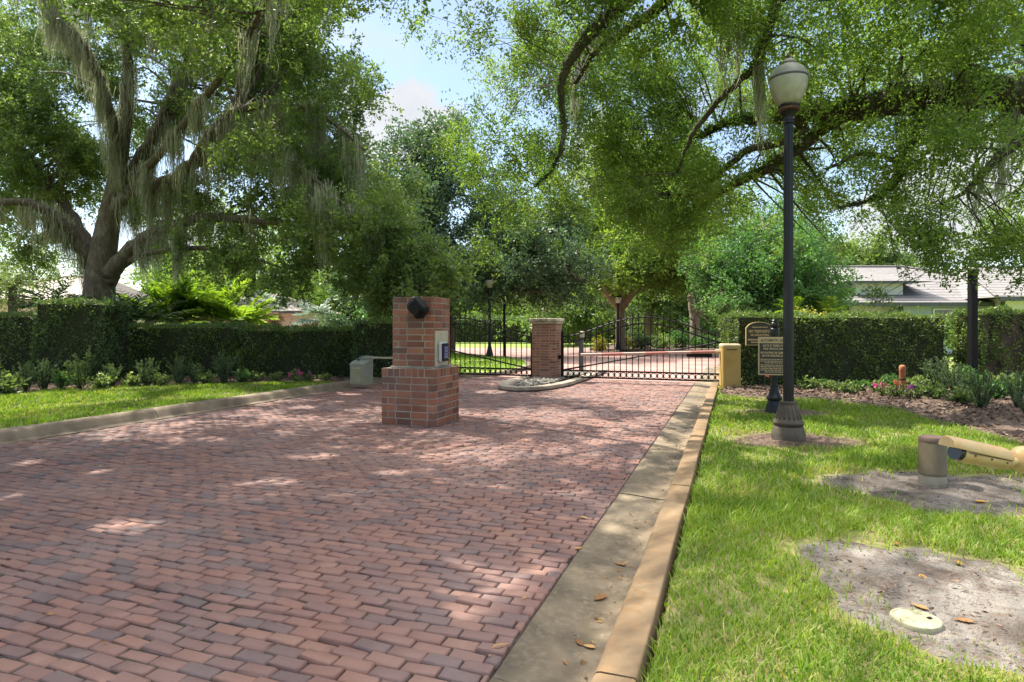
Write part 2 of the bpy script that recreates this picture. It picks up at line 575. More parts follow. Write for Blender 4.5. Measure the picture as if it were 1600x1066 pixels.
M['soil'] = mottled('lawn_soil', (0.10, 0.12, 0.035), (0.22, 0.21, 0.075), 9, 0.95, 0.5, 70, dirt=(0.19, 0.15, 0.09), dscale=3)
M['far_grass'] = mottled('far_lawn', (0.13, 0.20, 0.035), (0.22, 0.29, 0.06), 1.2, 0.95, 0.4, 40, dirt=(0.20, 0.25, 0.07), dscale=0.4)
M['mulch'] = mottled('mulch', (0.075, 0.048, 0.036), (0.21, 0.145, 0.11), 26, 0.95, 0.9, 48, dirt=(0.035, 0.026, 0.02), dscale=9, bdist=0.03)
M['chip'] = brick_mat('mulch_chip', [(0.0, (0.05, 0.032, 0.024)), (0.5, (0.15, 0.10, 0.075)), (0.85, (0.27, 0.19, 0.145)), (1.0, (0.40, 0.31, 0.25))], 0.3, 0.95, 0.0)
M['sand'] = mottled('grey_sand', (0.12, 0.10, 0.088), (0.36, 0.335, 0.305), 2.6, 0.95, 0.9, 60, dirt=(0.07, 0.052, 0.042), dscale=3.2, bdist=0.03, c3=(0.16, 0.125, 0.10))
M['dark_sand'] = mottled('dark_sand', (0.075, 0.062, 0.055), (0.21, 0.19, 0.17), 3.2, 0.95, 0.9, 60, dirt=(0.045, 0.034, 0.028), dscale=4, bdist=0.03, c3=(0.11, 0.085, 0.07))
M['black'] = mottled('black_paint', (0.005, 0.005, 0.006), (0.010, 0.010, 0.011), 10, 0.55, 0.1, 80, spec=0.18)
M['post_black'] = mottled('cast_black_paint', (0.006, 0.007, 0.009), (0.011, 0.013, 0.016), 6, 0.36, 0.15, 60, spec=0.3)
M['post_base'] = mottled('weathered_cast_base', (0.05, 0.041, 0.03), (0.095, 0.078, 0.057), 9, 0.7, 0.3, 60, dirt=(0.05, 0.043, 0.036), dscale=7)
M['rust'] = mottled('rusty_collar', (0.035, 0.022, 0.018), (0.13, 0.05, 0.03), 18, 0.7, 0.3, 90)
M['globe'] = mottled('frosted_globe', (0.26, 0.26, 0.225), (0.34, 0.34, 0.295), 9, 0.35, 0.08, 60, dirt=(0.25, 0.235, 0.18), dscale=8)
M['globe_cap'] = mottled('weathered_globe_cap', (0.14, 0.15, 0.15), (0.22, 0.225, 0.21), 9, 0.5, 0.1, 60, dirt=(0.29, 0.28, 0.23), dscale=8)
M['white_lens'] = mottled('lamp_glass', (0.72, 0.72, 0.70), (0.82, 0.82, 0.80), 9, 0.3, 0)
M['yellow_paint'] = mottled('yellow_paint', (0.40, 0.28, 0.09), (0.46, 0.33, 0.12), 2.5, 0.5, 0.08, 40, dirt=(0.38, 0.235, 0.05), dscale=2.5)
M['yellow_top'] = mottled('pale_yellow_paint', (0.40, 0.34, 0.20), (0.46, 0.40, 0.25), 5, 0.55, 0.08, 40)  # paler, less saturated yellow for the lid and arm socket
M['arm_white'] = mottled('arm_white_paint', (0.50, 0.35, 0.31), (0.58, 0.43, 0.38), 8, 0.5, 0.05)
M['arm_red'] = mottled('arm_faded_red', (0.44, 0.15, 0.125), (0.52, 0.21, 0.18), 8, 0.5, 0.05)
M['grey_metal'] = mottled('grey_green_metal', (0.21, 0.22, 0.18), (0.29, 0.30, 0.25), 5, 0.5, 0.1, 60, dirt=(0.27, 0.26, 0.17), dscale=3)
M['tan_door'] = mottled('tan_cabinet_door', (0.25, 0.24, 0.15), (0.31, 0.30, 0.19), 4, 0.5, 0.05)
M['beige_plate'] = mottled('beige_plate', (0.46, 0.42, 0.32), (0.53, 0.49, 0.38), 5, 0.5, 0.05, dirt=(0.39, 0.35, 0.25), dscale=5)
M['silver_plastic'] = mottled('silver_plastic', (0.40, 0.41, 0.42), (0.46, 0.47, 0.48), 5, 0.35, 0)
M['screen'] = mottled('keypad_screen', (0.03, 0.035, 0.10), (0.09, 0.09, 0.26), 22, 0.12, 0)
M['bollard'] = mottled('brown_bollard', (0.085, 0.066, 0.038), (0.12, 0.094, 0.056), 6, 0.6, 0.15, 40, dirt=(0.08, 0.066, 0.042), dscale=4)
M['bollard_top'] = mottled('brown_bollard_top', (0.10, 0.062, 0.052), (0.135, 0.085, 0.07), 6, 0.55, 0.15, 40)
M['bollard_base'] = mottled('pale_bollard_base', (0.17, 0.155, 0.12), (0.25, 0.23, 0.19), 8, 0.8, 0.15, 40)  # paler ring below the brown body
M['cctv'] = mottled('cctv_cream_paint', (0.46, 0.32, 0.155), (0.54, 0.40, 0.215), 11, 0.4, 0.04, 50, dirt=(0.47, 0.27, 0.10), dscale=9)
M['lens'] = mottled('dark_lens', (0.01, 0.01, 0.012), (0.02, 0.02, 0.024), 9, 0.1, 0)
M['terracotta'] = mottled('terracotta_pipe', (0.36, 0.11, 0.05), (0.45, 0.17, 0.08), 9, 0.7, 0.1, 60, dirt=(0.27, 0.09, 0.05), dscale=6)
M['lid'] = mottled('valve_lid', (0.30, 0.295, 0.20), (0.38, 0.37, 0.26), 14, 0.85, 0.3, 120, dirt=(0.17, 0.155, 0.11), dscale=9)
M['pebble'] = brick_mat('river_pebble', [(0.0, (0.05, 0.047, 0.043)), (0.4, (0.13, 0.12, 0.105)), (0.8, (0.23, 0.21, 0.185)), (1.0, (0.34, 0.31, 0.28))], 0.3, 0.7, 0.0)
M['sign_tan'] = mottled('sign_tan', (0.40, 0.30, 0.165), (0.47, 0.36, 0.205), 6, 0.5, 0.03)
M['sign_black'] = mottled('sign_black', (0.028, 0.026, 0.024), (0.045, 0.04, 0.036), 6, 0.45, 0.03)
M['gold'] = mottled('gold_lettering', (0.50, 0.36, 0.16), (0.58, 0.43, 0.21), 9, 0.45, 0.0)
M['cream_wall'] = mottled('cream_render', (0.60, 0.53, 0.40), (0.68, 0.61, 0.47), 1.5, 0.9, 0.1, 30)
M['white_wall'] = mottled('white_render', (0.66, 0.68, 0.68), (0.74, 0.75, 0.74), 1.5, 0.9, 0.1, 30)
M['blue_wall'] = mottled('blue_grey_render', (0.30, 0.36, 0.42), (0.36, 0.42, 0.47), 1.5, 0.9, 0.1, 30)
M['dark_trim'] = mottled('dark_trim', (0.045, 0.05, 0.058), (0.07, 0.076, 0.085), 3, 0.6, 0.0)
M['glass'] = mottled('dark_window_glass', (0.03, 0.04, 0.05), (0.06, 0.075, 0.09), 1.0, 0.08, 0.0, spec=0.8)
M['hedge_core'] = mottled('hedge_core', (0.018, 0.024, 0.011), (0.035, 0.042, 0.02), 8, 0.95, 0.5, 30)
M['stone_dark'] = mottled('old_pier_stone', (0.035, 0.028, 0.02), (0.09, 0.068, 0.05), 9, 0.95, 0.9, 25, dirt=(0.02, 0.018, 0.014), dscale=5, bdist=0.02)
M['flag'] = mottled('orange_flag', (0.65, 0.12, 0.04), (0.70, 0.16, 0.06), 9, 0.7, 0.0)


def roof_mat(name, c1, c2, axis_scale=3.0):
    m, nt, b = new_mat(name)
    g = nt.nodes.new('ShaderNodeNewGeometry')
    sx = nt.nodes.new('ShaderNodeSeparateXYZ')
    nt.links.new(g.outputs['Position'], sx.inputs[0])
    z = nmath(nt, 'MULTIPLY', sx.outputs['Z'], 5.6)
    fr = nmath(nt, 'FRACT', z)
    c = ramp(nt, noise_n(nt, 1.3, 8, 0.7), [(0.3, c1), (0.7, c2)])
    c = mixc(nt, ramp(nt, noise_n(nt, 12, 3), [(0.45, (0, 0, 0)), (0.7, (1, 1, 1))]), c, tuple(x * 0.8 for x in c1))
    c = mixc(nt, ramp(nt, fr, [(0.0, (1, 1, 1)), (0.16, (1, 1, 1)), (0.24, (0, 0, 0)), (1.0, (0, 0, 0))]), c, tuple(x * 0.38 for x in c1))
    nt.links.new(c, b.inputs['Base Color'])
    b.inputs['Roughness'].default_value = 0.75
    bump(nt, b, fr, 0.9, 0.06)
    return m


M['roof_grey'] = roof_mat('grey_roof_tile', (0.185, 0.175, 0.178), (0.255, 0.24, 0.238))
M['roof_tan'] = roof_mat('tan_roof_tile', (0.30, 0.26, 0.235), (0.40, 0.355, 0.315))


def far_paver():
    m, nt, b = new_mat('far_paver_brick')
    g = nt.nodes.new('ShaderNodeNewGeometry')
    br = nt.nodes.new('ShaderNodeTexBrick')
    br.inputs['Scale'].default_value = 1.0
    br.inputs['Brick Width'].default_value = 0.2
    br.inputs['Row Height'].default_value = 0.1
    br.inputs['Mortar Size'].default_value = 0.006
    br.inputs['Color1'].default_value = (0.34, 0.185, 0.155, 1)
    br.inputs['Color2'].default_value = (0.25, 0.135, 0.12, 1)
    br.inputs['Mortar'].default_value = (0.16, 0.11, 0.10, 1)
    nt.links.new(g.outputs['Position'], br.inputs['Vector'])
    c = mixc(nt, ramp(nt, noise_n(nt, 0.7, 6), [(0.4, (0, 0, 0)), (0.7, (1, 1, 1))]), br.outputs['Color'], (0.36, 0.235, 0.21))
    nt.links.new(c, b.inputs['Base Color'])
    b.inputs['Roughness'].default_value = 0.85
    return m


M['far_paver'] = far_paver()


# ------------------------------------------------------------------ where the crowns let the sun through
def spot(px, py, rx, ry, z=0.0):
    Y = F * (H - z) / (py - HOR)
    return ((px - 800) / F * Y, Y, rx * Y / F, ry * Y * Y / (F * (H - z)))


LIT = [spot(*s) for s in [
    (412, 753, 48, 9), (490, 713, 42, 6), (165, 735, 26, 6), (45, 722, 24, 6), (190, 823, 62, 13), (10, 775, 18, 9), (312, 907, 32, 9),
    (612, 738, 26, 5), (335, 686, 24, 4), (180, 683, 18, 4), (560, 613, 30, 4), (480, 636, 20, 3), (600, 700, 18, 4), (250, 700, 16, 3),
    (1010, 637, 45, 5), (960, 615, 55, 4), (1000, 690, 48, 9), (955, 725, 62, 10), (890, 772, 50, 8), (860, 842, 34, 7), (1035, 655, 38, 5),
    (740, 800, 30, 6), (760, 690, 24, 4), (700, 640, 24, 4), (560, 790, 20, 5), (640, 830, 18, 5), (900, 700, 30, 5), (850, 655, 26, 4),
    (930, 660, 30, 5), (990, 605, 40, 4), (760, 612, 30, 3),
    (120, 632, 100, 5), (270, 611, 90, 4), (50, 648, 60, 5), (340, 604, 60, 3), (170, 612, 60, 4), (430, 605, 50, 3), (500, 601, 40, 2),
]]
SHD = [spot(*s, 0.1) for s in [
    (1420, 655, 150, 12), (1180, 655, 60, 8), (1120, 700, 70, 8), (1200, 735, 60, 8), (1450, 790, 160, 20), (1130, 790, 60, 12), (1500, 730, 110, 22), (1290, 700, 60, 8),
    (1560, 650, 50, 12), (1250, 770, 40, 8),
]]


def sun_gap(P):
    """P (N,3): True where a leaf would have to go so that its place on the ground below the sun stays sunlit"""
    t = P[:, 2] / SUN.z
    gx, gy = P[:, 0] - SUN.x * t, P[:, 1] - SUN.y * t
    gx = gx + 0.05 * np.sin(gy * 9 + P[:, 2])
    Xc, Y = gx * CT + gy * ST, -gx * ST + gy * CT
    g = np.zeros(len(P), dtype=bool)
    wob = 0.35 * np.sin(Xc * 5.3 + Y * 2.1) + 0.3 * np.sin(Xc * 11 - Y * 7)
    for (a, b, rx, ry) in LIT:
        g |= ((Xc - a) / rx) ** 2 + ((Y - b) / ry) ** 2 < 1 + wob
    lawn = (gx > -0.7) & (Xc < 0.86 * Y + 0.4) & (Y > 1.5) & (Y < 9.0)
    sh = (wobble(Xc, Y, 0.55, 2) > 0.95) & (Y > 4.2)
    for (a, b, rx, ry) in SHD:
        sh |= ((Xc - a) / rx) ** 2 + ((Y - b) / ry) ** 2 < 1 + wob
    g |= lawn & ~sh
    strip = (gx > -1.8) & (gx <= -0.7) & (Y > 1.5) & (Y < 16)
    g |= strip & (wobble(Xc, Y, 1.3, 1) > 0.55)
    road = (gx <= -2.6) & (gx > -9) & (Y < 16)
    g |= road & (wobble(Xc, Y, 1.5, 5) > 1.5)
    far = (gy > 17) & (Y < 60)
    g |= far & (wobble(Xc, Y, 0.25, 3) > -0.25)
    bed = (gx > -0.5) & (Xc < 0.86 * Y + 0.4) & (Y >= 9.0) & (Y < 16)
    g |= bed & (wobble(Xc, Y, 0.8, 4) > 0.55)
    return g


# ------------------------------------------------------------------ leaves, moss, trees
def leaf_arrays(C, D, L, W, fold=0.18, fine=False, v=None, flat=0.0):
    """kite or six-point leaves: base points C, directions D (N,3), lengths L, widths W"""
    N = len(C)
    D = D / (np.linalg.norm(D, axis=1, keepdims=True) + 1e-9)
    R = RNG.normal(size=(N, 3))
    if flat:
        R = R * (1 - flat) + np.array([0, 0, 1.0]) * flat
        S = np.cross(D, R)
    else:
        S = np.cross(D, R)
    S /= (np.linalg.norm(S, axis=1, keepdims=True) + 1e-9)
    Nn = np.cross(S, D)
    L, W = L[:, None], W[:, None]
    if v is None:
        v = RNG.random(N)
    if not fine:
        V = np.stack([C, C + D * L * 0.45 + S * W * 0.5 + Nn * W * fold, C + D * L, C + D * L * 0.45 - S * W * 0.5 + Nn * W * fold], axis=1)
        T = np.array([[0, 1, 2], [0, 2, 3]])
        k = 4
    else:
        V = np.stack([C, C + D * L * 0.3 + S * W * 0.45 + Nn * W * fold, C + D * L * 0.7 + S * W * 0.42 + Nn * W * fold, C + D * L - Nn * L * 0.06,
                      C + D * L * 0.7 - S * W * 0.42 + Nn * W * fold, C + D * L * 0.3 - S * W * 0.45 + Nn * W * fold], axis=1)
        T = np.array([[0, 1, 2], [0, 2, 3], [0, 3, 4], [0, 4, 5]])
        k = 6
    tris = (np.arange(N)[:, None, None] * k + T[None]).reshape(-1, 3)
    return V.reshape(-1, 3), tris, np.repeat(v, k)


def merge(parts):
    V, T, A, n = [], [], [], 0
    for (v, t, a) in parts:
        V.append(v)
        T.append(t + n)
        A.append(a)
        n += len(v)
    return np.concatenate(V), np.concatenate(T), np.concatenate(A)


def smooth_line(pts, n=6):
    """Catmull-Rom through points; pts rows of any width"""
    P = [np.array(p, dtype=float) for p in pts]
    P = [2 * P[0] - P[1]] + P + [2 * P[-1] - P[-2]]
    out = []
    for i in range(1, len(P) - 2):
        for k in range(n):
            t = k / n
            a, b, c, d = P[i - 1], P[i], P[i + 1], P[i + 2]
            out.append(0.5 * ((2 * b) + (-a + c) * t + (2 * a - 5 * b + 4 * c - d) * t * t + (-a + 3 * b - 3 * c + d) * t ** 3))
    out.append(P[-2])
    return np.array(out)


def tree(name, label, cat, base, limbs, blobs, leaf, leafmat, barkmat, per=2600, twig=0.5, fine=False, moss=None, group=None, keep=0.03, prune=True,
         gap=0.0, droop=0.25, seg=6, trunk_n=14, wood_sub=5, fuzz=None, wide=0.5, twig_r=0.006, br_k=1.0, n_sub=3, sub_sp=0.5, clear=None, moss_split=False):
    """limbs: rows (x, y, z, radius) each a polyline; blobs: (x, y, z, r, density[, flatten])"""
    root = thing(name, label, cat, base, group)
    wood = MB()
    nodes, nrad = [], []
    for li, lm in enumerate(limbs):
        ln = smooth_line(lm, seg)
        jj = 0.04 if li else 0.0
        for i in range(1, len(ln) - 1):
            ln[i, :3] += RNG.normal(size=3) * jj * max(0.3, min(1, ln[i, 3] * 4))
        wood.tube([Vector(p[:3]) for p in ln], [max(0.008, p[3]) for p in ln], trunk_n if li == 0 else 9)
        nodes.append(ln[:, :3])
        nrad.append(ln[:, 3])
    nodes, nrad = np.concatenate(nodes), np.concatenate(nrad)
    wpts = [nodes]
    parts = []
    sub = []
    for bl in blobs:
        fl_ = bl[5] if len(bl) > 5 else 0.75
        for _ in range(n_sub):
            o_ = RNG.normal(size=3) * bl[3] * sub_sp
            sub.append((bl[0] + o_[0], bl[1] + o_[1], bl[2] + o_[2] * fl_, bl[3] * random.uniform(0.42, 0.75), bl[4] / n_sub, fl_))
    for bl in (sub if n_sub > 1 else blobs):
        c, r, dens = np.array(bl[:3], dtype=float), bl[3], bl[4]
        fl = bl[5] if len(bl) > 5 else 0.75
        d2 = ((nodes - c) ** 2).sum(1)
        i0 = int(d2.argmin())
        s0 = nodes[i0]
        dist = math.sqrt(d2[i0])
        r0 = min(0.05 + 0.02 * dist, max(0.02, nrad[i0] * 0.7)) * br_k
        mid = (s0 + c) / 2 + np.array([0, 0, 0.12 * dist]) + RNG.normal(size=3) * 0.1 * dist
        ends = c + RNG.normal(size=3) * 0.2 * r
        br = smooth_line([np.append(s0, r0), np.append(mid, r0 * 0.65), np.append(ends, r0 * 0.35)], 5)
        n_tw = max(4, int(per * dens / 28))
        U = RNG.normal(size=(n_tw * 2, 3))
        U /= np.linalg.norm(U, axis=1, keepdims=True)
        rad = RNG.random(n_tw * 2) ** 0.45
        rag = 1 + 0.28 * wobble(U[:, 0] * 2 + c[0], U[:, 1] * 2 + U[:, 2] * 3 + c[1], 1.0)
        TP = c + U * (rad * rag)[:, None] * np.array([r, r, r * fl])
        # clumps with gaps between them
        g = np.array([mnoise.noise(Vector(p) * (1.7 / max(0.6, r))) for p in TP])
        TP, U = TP[g > -0.12 + gap], U[g > -0.12 + gap]
        TP, U = TP[:n_tw], U[:n_tw]
        if clear is not None:
            kc = np.hypot(TP[:, 0] - clear[0], TP[:, 1] - clear[1]) > clear[2]
            TP, U = TP[kc], U[kc]
        if len(TP) == 0:
            continue
        bare_ = sun_gap(TP) if prune else np.zeros(len(TP), dtype=bool)
        if dist > 0.25 and not (prune and len(sub) and bare_.mean() > 0.7):
            wood.tube([Vector(p[:3]) for p in br], list(br[:, 3]), 6, cap=False)
            wpts.append(br[:, :3])
        for k in range(min(wood_sub, len(TP))):
            if bare_[k]:
                continue
            q = br[RNG.integers(len(br) // 2, len(br))]
            e = TP[k]
            m2 = (q[:3] + e) / 2 + RNG.normal(size=3) * 0.12 * r
            tl = smooth_line([np.append(q[:3], max(twig_r * 1.6, q[3] * 0.45)), np.append(m2, max(twig_r * 1.2, q[3] * 0.28)), np.append(e, twig_r)], 4)
            wood.tube([Vector(p_[:3]) for p_ in tl], list(tl[:, 3]), 5, cap=False)
        nl = 28
        TD = U * 0.7 + RNG.normal(size=U.shape) * 0.55 - np.array([0, 0, droop])
        TD /= np.linalg.norm(TD, axis=1, keepdims=True)
        t = RNG.random((len(TP), nl)) * twig * (0.7 + 0.6 * RNG.random((len(TP), 1)))
        C = TP[:, None, :] + TD[:, None, :] * t[:, :, None] + RNG.normal(size=(len(TP), nl, 3)) * (0.12 * twig)
        D = TD[:, None, :] * 0.6 + RNG.normal(size=(len(TP), nl, 3)) * 0.75
        tv = RNG.random((len(TP), 1)) * 0.45
        v = (tv + RNG.random((len(TP), nl)) * 0.55).ravel()
        C, D = C.reshape(-1, 3), D.reshape(-1, 3)
        if prune and len(C):
            ok = np.repeat(~bare_, nl) & ~sun_gap(C)
            C, D, v = C[ok], D[ok], v[ok]
        L = leaf * (0.65 + 0.6 * RNG.random(len(C)))
        parts.append(leaf_arrays(C, D, L, L * wide, fine=fine, v=v))
    if fuzz:
        for (i0, step, rr) in fuzz:      # ferns growing along the big boughs
            ln = smooth_line(limbs[i0], 24)
            m_ = len(ln) * step
            ix = RNG.integers(0, len(ln), m_)
            U = RNG.normal(size=(m_, 3))
            U[:, 2] = np.abs(U[:, 2]) - 0.35
            U /= np.linalg.norm(U, axis=1, keepdims=True)
            C = ln[ix, :3] + U * ln[ix, 3][:, None] * 0.95 + RNG.normal(size=(m_, 3)) * 0.02
            L = rr * (0.5 + 0.8 * RNG.random(m_))
            parts.append(leaf_arrays(C, U + RNG.normal(size=(m_, 3)) * 0.5, L, L * 0.4, fine=fine, v=RNG.random(m_) * 0.25 - 0.2))
    wood.build('trunk', barkmat, root, smooth=True)
    if parts:
        V, T, A = merge(parts)
        np_obj('crown', V, T, leafmat, root, A)
    if moss:
        wp = np.concatenate(wpts)
        held = []
        for m_ in moss:
            d2 = ((wp - np.array(m_[:3])) ** 2).sum(1)
            i_ = int(d2.argmin())
            if d2[i_] < 2.2:
                q = wp[i_]
                held.append((q[0], q[1], q[2] - 0.03, m_[3], m_[4] * 0.7, m_[5] * 0.72))
        for grp in ([[h_] for h_ in held] if moss_split else [held]):
            V, T, A = moss_arrays(grp)
            np_obj('moss_clump' if moss_split else 'spanish_moss', V, T, M['moss'], root, A)
    return root


def moss_arrays(clumps):
    """clumps: (x, y, z, length, radius, strands)"""
    parts = []
    for (x, y, z, ln, r, n) in clumps:
        n = int(n * 2.2)
        p0 = np.array([x, y, z]) + RNG.normal(size=(n, 3)) * np.array([r, r, 0.16])
        L = ln * (0.35 + 0.65 * RNG.random(n))
        w = 0.005 + 0.008 * RNG.random(n)
        ph = RNG.random(n) * 6.28
        ang = RNG.random(n) * 3.14
        side = np.stack([np.cos(ang), np.sin(ang), np.zeros(n)], 1)
        K = 8
        rows = []
        sway = RNG.normal(size=2) * 0.06
        for k in range(K + 1):
            t = k / K
            q = p0.copy()
            q[:, 0] += 0.05 * np.sin(ph + t * (4 + 5 * np.sin(ph * 7) ** 2)) * (0.3 + t) + sway[0] * t * ln - (q[:, 0] - x) * 0.3 * t
            q[:, 1] += 0.05 * np.cos(ph * 1.3 + t * (4 + 4 * np.cos(ph * 5) ** 2)) * (0.3 + t) + sway[1] * t * ln - (q[:, 1] - y) * 0.3 * t
            q[:, 2] -= L * t
            ww = (w * (1 - 0.85 * t ** 1.5) * (1 + 0.5 * np.sin(ph * 3 + k * 2.3)))[:, None]
            rows += [q - side * ww, q + side * ww]
        V = np.stack(rows, 1)
        T = []
        for k in range(K):
            a = 2 * k
            T += [[a, a + 1, a + 3], [a, a + 3, a + 2]]
        tris = (np.arange(n)[:, None, None] * (2 * K + 2) + np.array(T)[None]).reshape(-1, 3)
        parts.append((V.reshape(-1, 3), tris, np.repeat(RNG.random(n), 2 * K + 2)))
    return merge(parts)


def PL(*rows):
    """rows (px, py, depth, radius) measured from the photograph -> limb"""
    return [tuple(pp(a, b, d)) + (r,) for (a, b, d, r) in rows]


def PB(*rows):
    return [tuple(pp(a, b, d)) + tuple(rest) for (a, b, d, *rest) in rows]


# ================================================================== THE SETTING
def sheet(name, poly, z, mat, kind='structure'):
    me = bpy.data.meshes.new(name)
    me.from_pydata([(x, y, z) for x, y in poly], [], [tuple(range(len(poly)))])
    me.materials.append(mat)
    o = bpy.data.objects.new(name, me)
    COL.objects.link(o)
    o['kind'] = kind
    return o


def xy(p):
    return (p[0], p[1])


sheet('ground', [(-900, -300), (900, -300), (900, 1600), (-900, 1600)], -0.09, M['far_grass'])
sheet('road_bed', [(-8.72, -3), (-0.97, -3), (-0.97, 17.0), (-8.72, 17.0)], -0.020, M['joint_sand'])
sheet('road_beyond_gate', [(-9.2, 17.0), (-0.97, 17.0), (-0.97, 23), (0.5, 25.5), (3, 27.2), (7, 28.5), (8, 33), (5, 42), (0, 44), (-9, 42), (-30, 34), (-70, 10), (-70, 0), (-30, 22), (-13, 24), (-9.6, 21)], -0.004, M['far_paver'])


def pavers():
    pw, pl = 0.083, 0.184
    C, HX, HY, YAW, VV = [], [], [], [], []
    j, y = 0, -1.2
    while y < 16.95:
        x = -8.68 + (0.5 * pl if j % 2 else 0) + random.uniform(-0.012, 0.012)
        first = True
        while x < -0.99:
            L = pl * random.choice([1, 1, 1, 1, 0.97, 1.03])
            x1 = min(x + L, -0.985)
            x0 = -8.70 if first and j % 2 else x
            if x1 - x0 > 0.03:
                g = random.uniform(0.003, 0.008)
                C.append(((x0 + x1) / 2, y + random.uniform(-0.004, 0.004) + 0.012 * math.sin(x * 0.8 + j * 0.05), 0))
                HX.append((x1 - x0) / 2 - g)
                HY.append(pw / 2 - random.uniform(0.002, 0.0065))
                YAW.append(random.gauss(0, 0.018))
                VV.append(random.random())
            first = False
            x = x + L
        y += pw
        j += 1
    C, HX, HY, YAW, VV = np.array(C), np.array(HX), np.array(HY), np.array(YAW), np.array(VV)
    N = len(C)
    tone = 0.10 * wobble(C[:, 0], C[:, 1], 0.35)
    VV = np.clip(VV * 0.9 + tone + 0.05, 0, 1)
    Zc = 0.009 * wobble(C[:, 0], C[:, 1], 0.5) * 0.6 + RNG.normal(size=N) * 0.0032 - 0.002
    tx, ty = RNG.normal(size=N) * 0.03, RNG.normal(size=N) * 0.045
    sg = np.array([(-1, -1), (1, -1), (1, 1), (-1, 1)], dtype=float)
    rings = []
    for (ins, dz) in ((0.0, -0.05), (0.0, -0.013), (0.0025, -0.0035), (0.0075, 0.0)):
        R = []
        for k in range(4):
            lx = sg[k, 0] * (HX - ins) + RNG.normal(size=N) * 0.0020
            ly = sg[k, 1] * (HY - ins) + RNG.normal(size=N) * 0.0020
            x = C[:, 0] + lx * np.cos(YAW) - ly * np.sin(YAW)
            yy = C[:, 1] + lx * np.sin(YAW) + ly * np.cos(YAW)
            z = Zc + dz + lx * tx + ly * ty
            R.append(np.stack([x, yy, z], 1))
        rings.append(np.stack(R, 1))
    V = np.concatenate(rings, 1)              # N, 16, 3
    Q = []
    for r in range(3):
        for k in range(4):
            k2 = (k + 1) % 4
            Q.append((r * 4 + k, r * 4 + k2, r * 4 + 4 + k2, r * 4 + 4 + k))
    Q.append((12, 13, 14, 15))
    quads = (np.arange(N)[:, None, None] * 16 + np.array(Q)[None]).reshape(-1, 4)
    o = np_obj('brick_road', V.reshape(-1, 3), quads, M['paver'], None, np.repeat(VV, 16))
    o['kind'] = 'structure'


pavers()


def sweep(name, prof, path, mat, z0=0.0, joints=None, kind='structure', closed=False, parent=None, wob=0.003):
    """profile (offset to the right of travel, z) carried along path; joints: path lengths where a gap is cut"""
    mb = MB()
    P = [Vector((p[0], p[1], 0)) for p in path]
    if closed:
        P = P + [P[0]]
    S = [0.0]
    for i in range(1, len(P)):
        S.append(S[-1] + (P[i] - P[i - 1]).length)

    def at(s):
        for i in range(1, len(P)):
            if s <= S[i] + 1e-9:
                t = (s - S[i - 1]) / max(1e-9, S[i] - S[i - 1])
                return P[i - 1].lerp(P[i], t)
        return P[-1]

    def nrm(s):
        a, b = at(max(0, s - 0.15)), at(min(S[-1], s + 0.15))
        if closed and (s < 0.15 or s > S[-1] - 0.15):
            a, b = at((s - 0.15) % S[-1]), at((s + 0.15) % S[-1])
        t = (b - a).normalized()
        return Vector((t.y, -t.x, 0))
    cuts = [0.0] + list(joints or []) + [S[-1]]
    for c0, c1 in zip(cuts[:-1], cuts[1:]):
        g = 0.006 if joints else 0
        a0, a1 = c0 + (g if c0 > 0 else 0), c1 - (g if c1 < S[-1] else 0)
        n = max(2, int((a1 - a0) / 0.3))
        rows, Fc = [], []
        dz = random.uniform(-0.004, 0.004) if joints else 0
        for i in range(n + 1):
            s = a0 + (a1 - a0) * i / n
            p, q = at(s), nrm(s)
            for (off, z) in prof:
                e = wob * math.sin(s * 2.3 + off * 9) + random.uniform(-0.001, 0.001)
                rows.append((p.x + q.x * (off + e), p.y + q.y * (off + e), z0 + z + dz + random.uniform(-0.001, 0.001)))
        m = len(prof)
        for i in range(n):
            for k in range(m - 1):
                Fc.append((i * m + k, i * m + k + 1, (i + 1) * m + k + 1, (i + 1) * m + k))
        if not closed:
            Fc.append(tuple(range(m - 1, -1, -1)))
            Fc.append(tuple(range(n * m, n * m + m)))
        mb.add(rows, [f[::-1] for f in Fc])
    o = mb.build(name, mat, parent, smooth=True, angle=50)
    if parent is None:
        o['kind'] = kind
    return o


rpath = [(0, -2.0)] + [(0, y) for y in np.arange(-1.5, 23.1, 0.5)] + [(4.5 - 4.5 * math.cos(a), 23 + 4.5 * math.sin(a)) for a in np.linspace(0.1, 1.45, 10)] + [(30, 31)]
jn = [4.4 + 3.05 * k for k in range(-1, 8)]
sweep('gutter', [(-0.975, -0.1), (-0.975, 0.0), (-0.965, 0.006), (-0.80, -0.004), (-0.66, -0.018), (-0.585, -0.02), (-0.553, -0.008), (-0.54, -0.1)], rpath, M['gutter'], joints=jn)
sweep('kerb', [(-0.556, -0.1), (-0.554, -0.006), (-0.546, 0.02), (-0.537, 0.078), (-0.528, 0.104), (-0.518, 0.117), (-0.50, 0.122), (-0.372, 0.124), (-0.363, 0.120), (-0.36, 0.110), (-0.36, -0.1)], rpath, M['kerb'], joints=jn)
lpath = [(-8.74, y) for y in np.arange(-4, 16.01, 0.5)]
sweep('kerb_by_lawn', [(0.03, -0.1), (0.03, 0.004), (-0.10, 0.005), (-0.115, 0.02), (-0.17, 0.10), (-0.205, 0.128), (-0.25, 0.138), (-0.40, 0.14), (-0.42, 0.12), (-0.42, -0.1)], lpath, M['kerb_pale'], joints=[2.2 + 3.05 * k for k in range(6)])

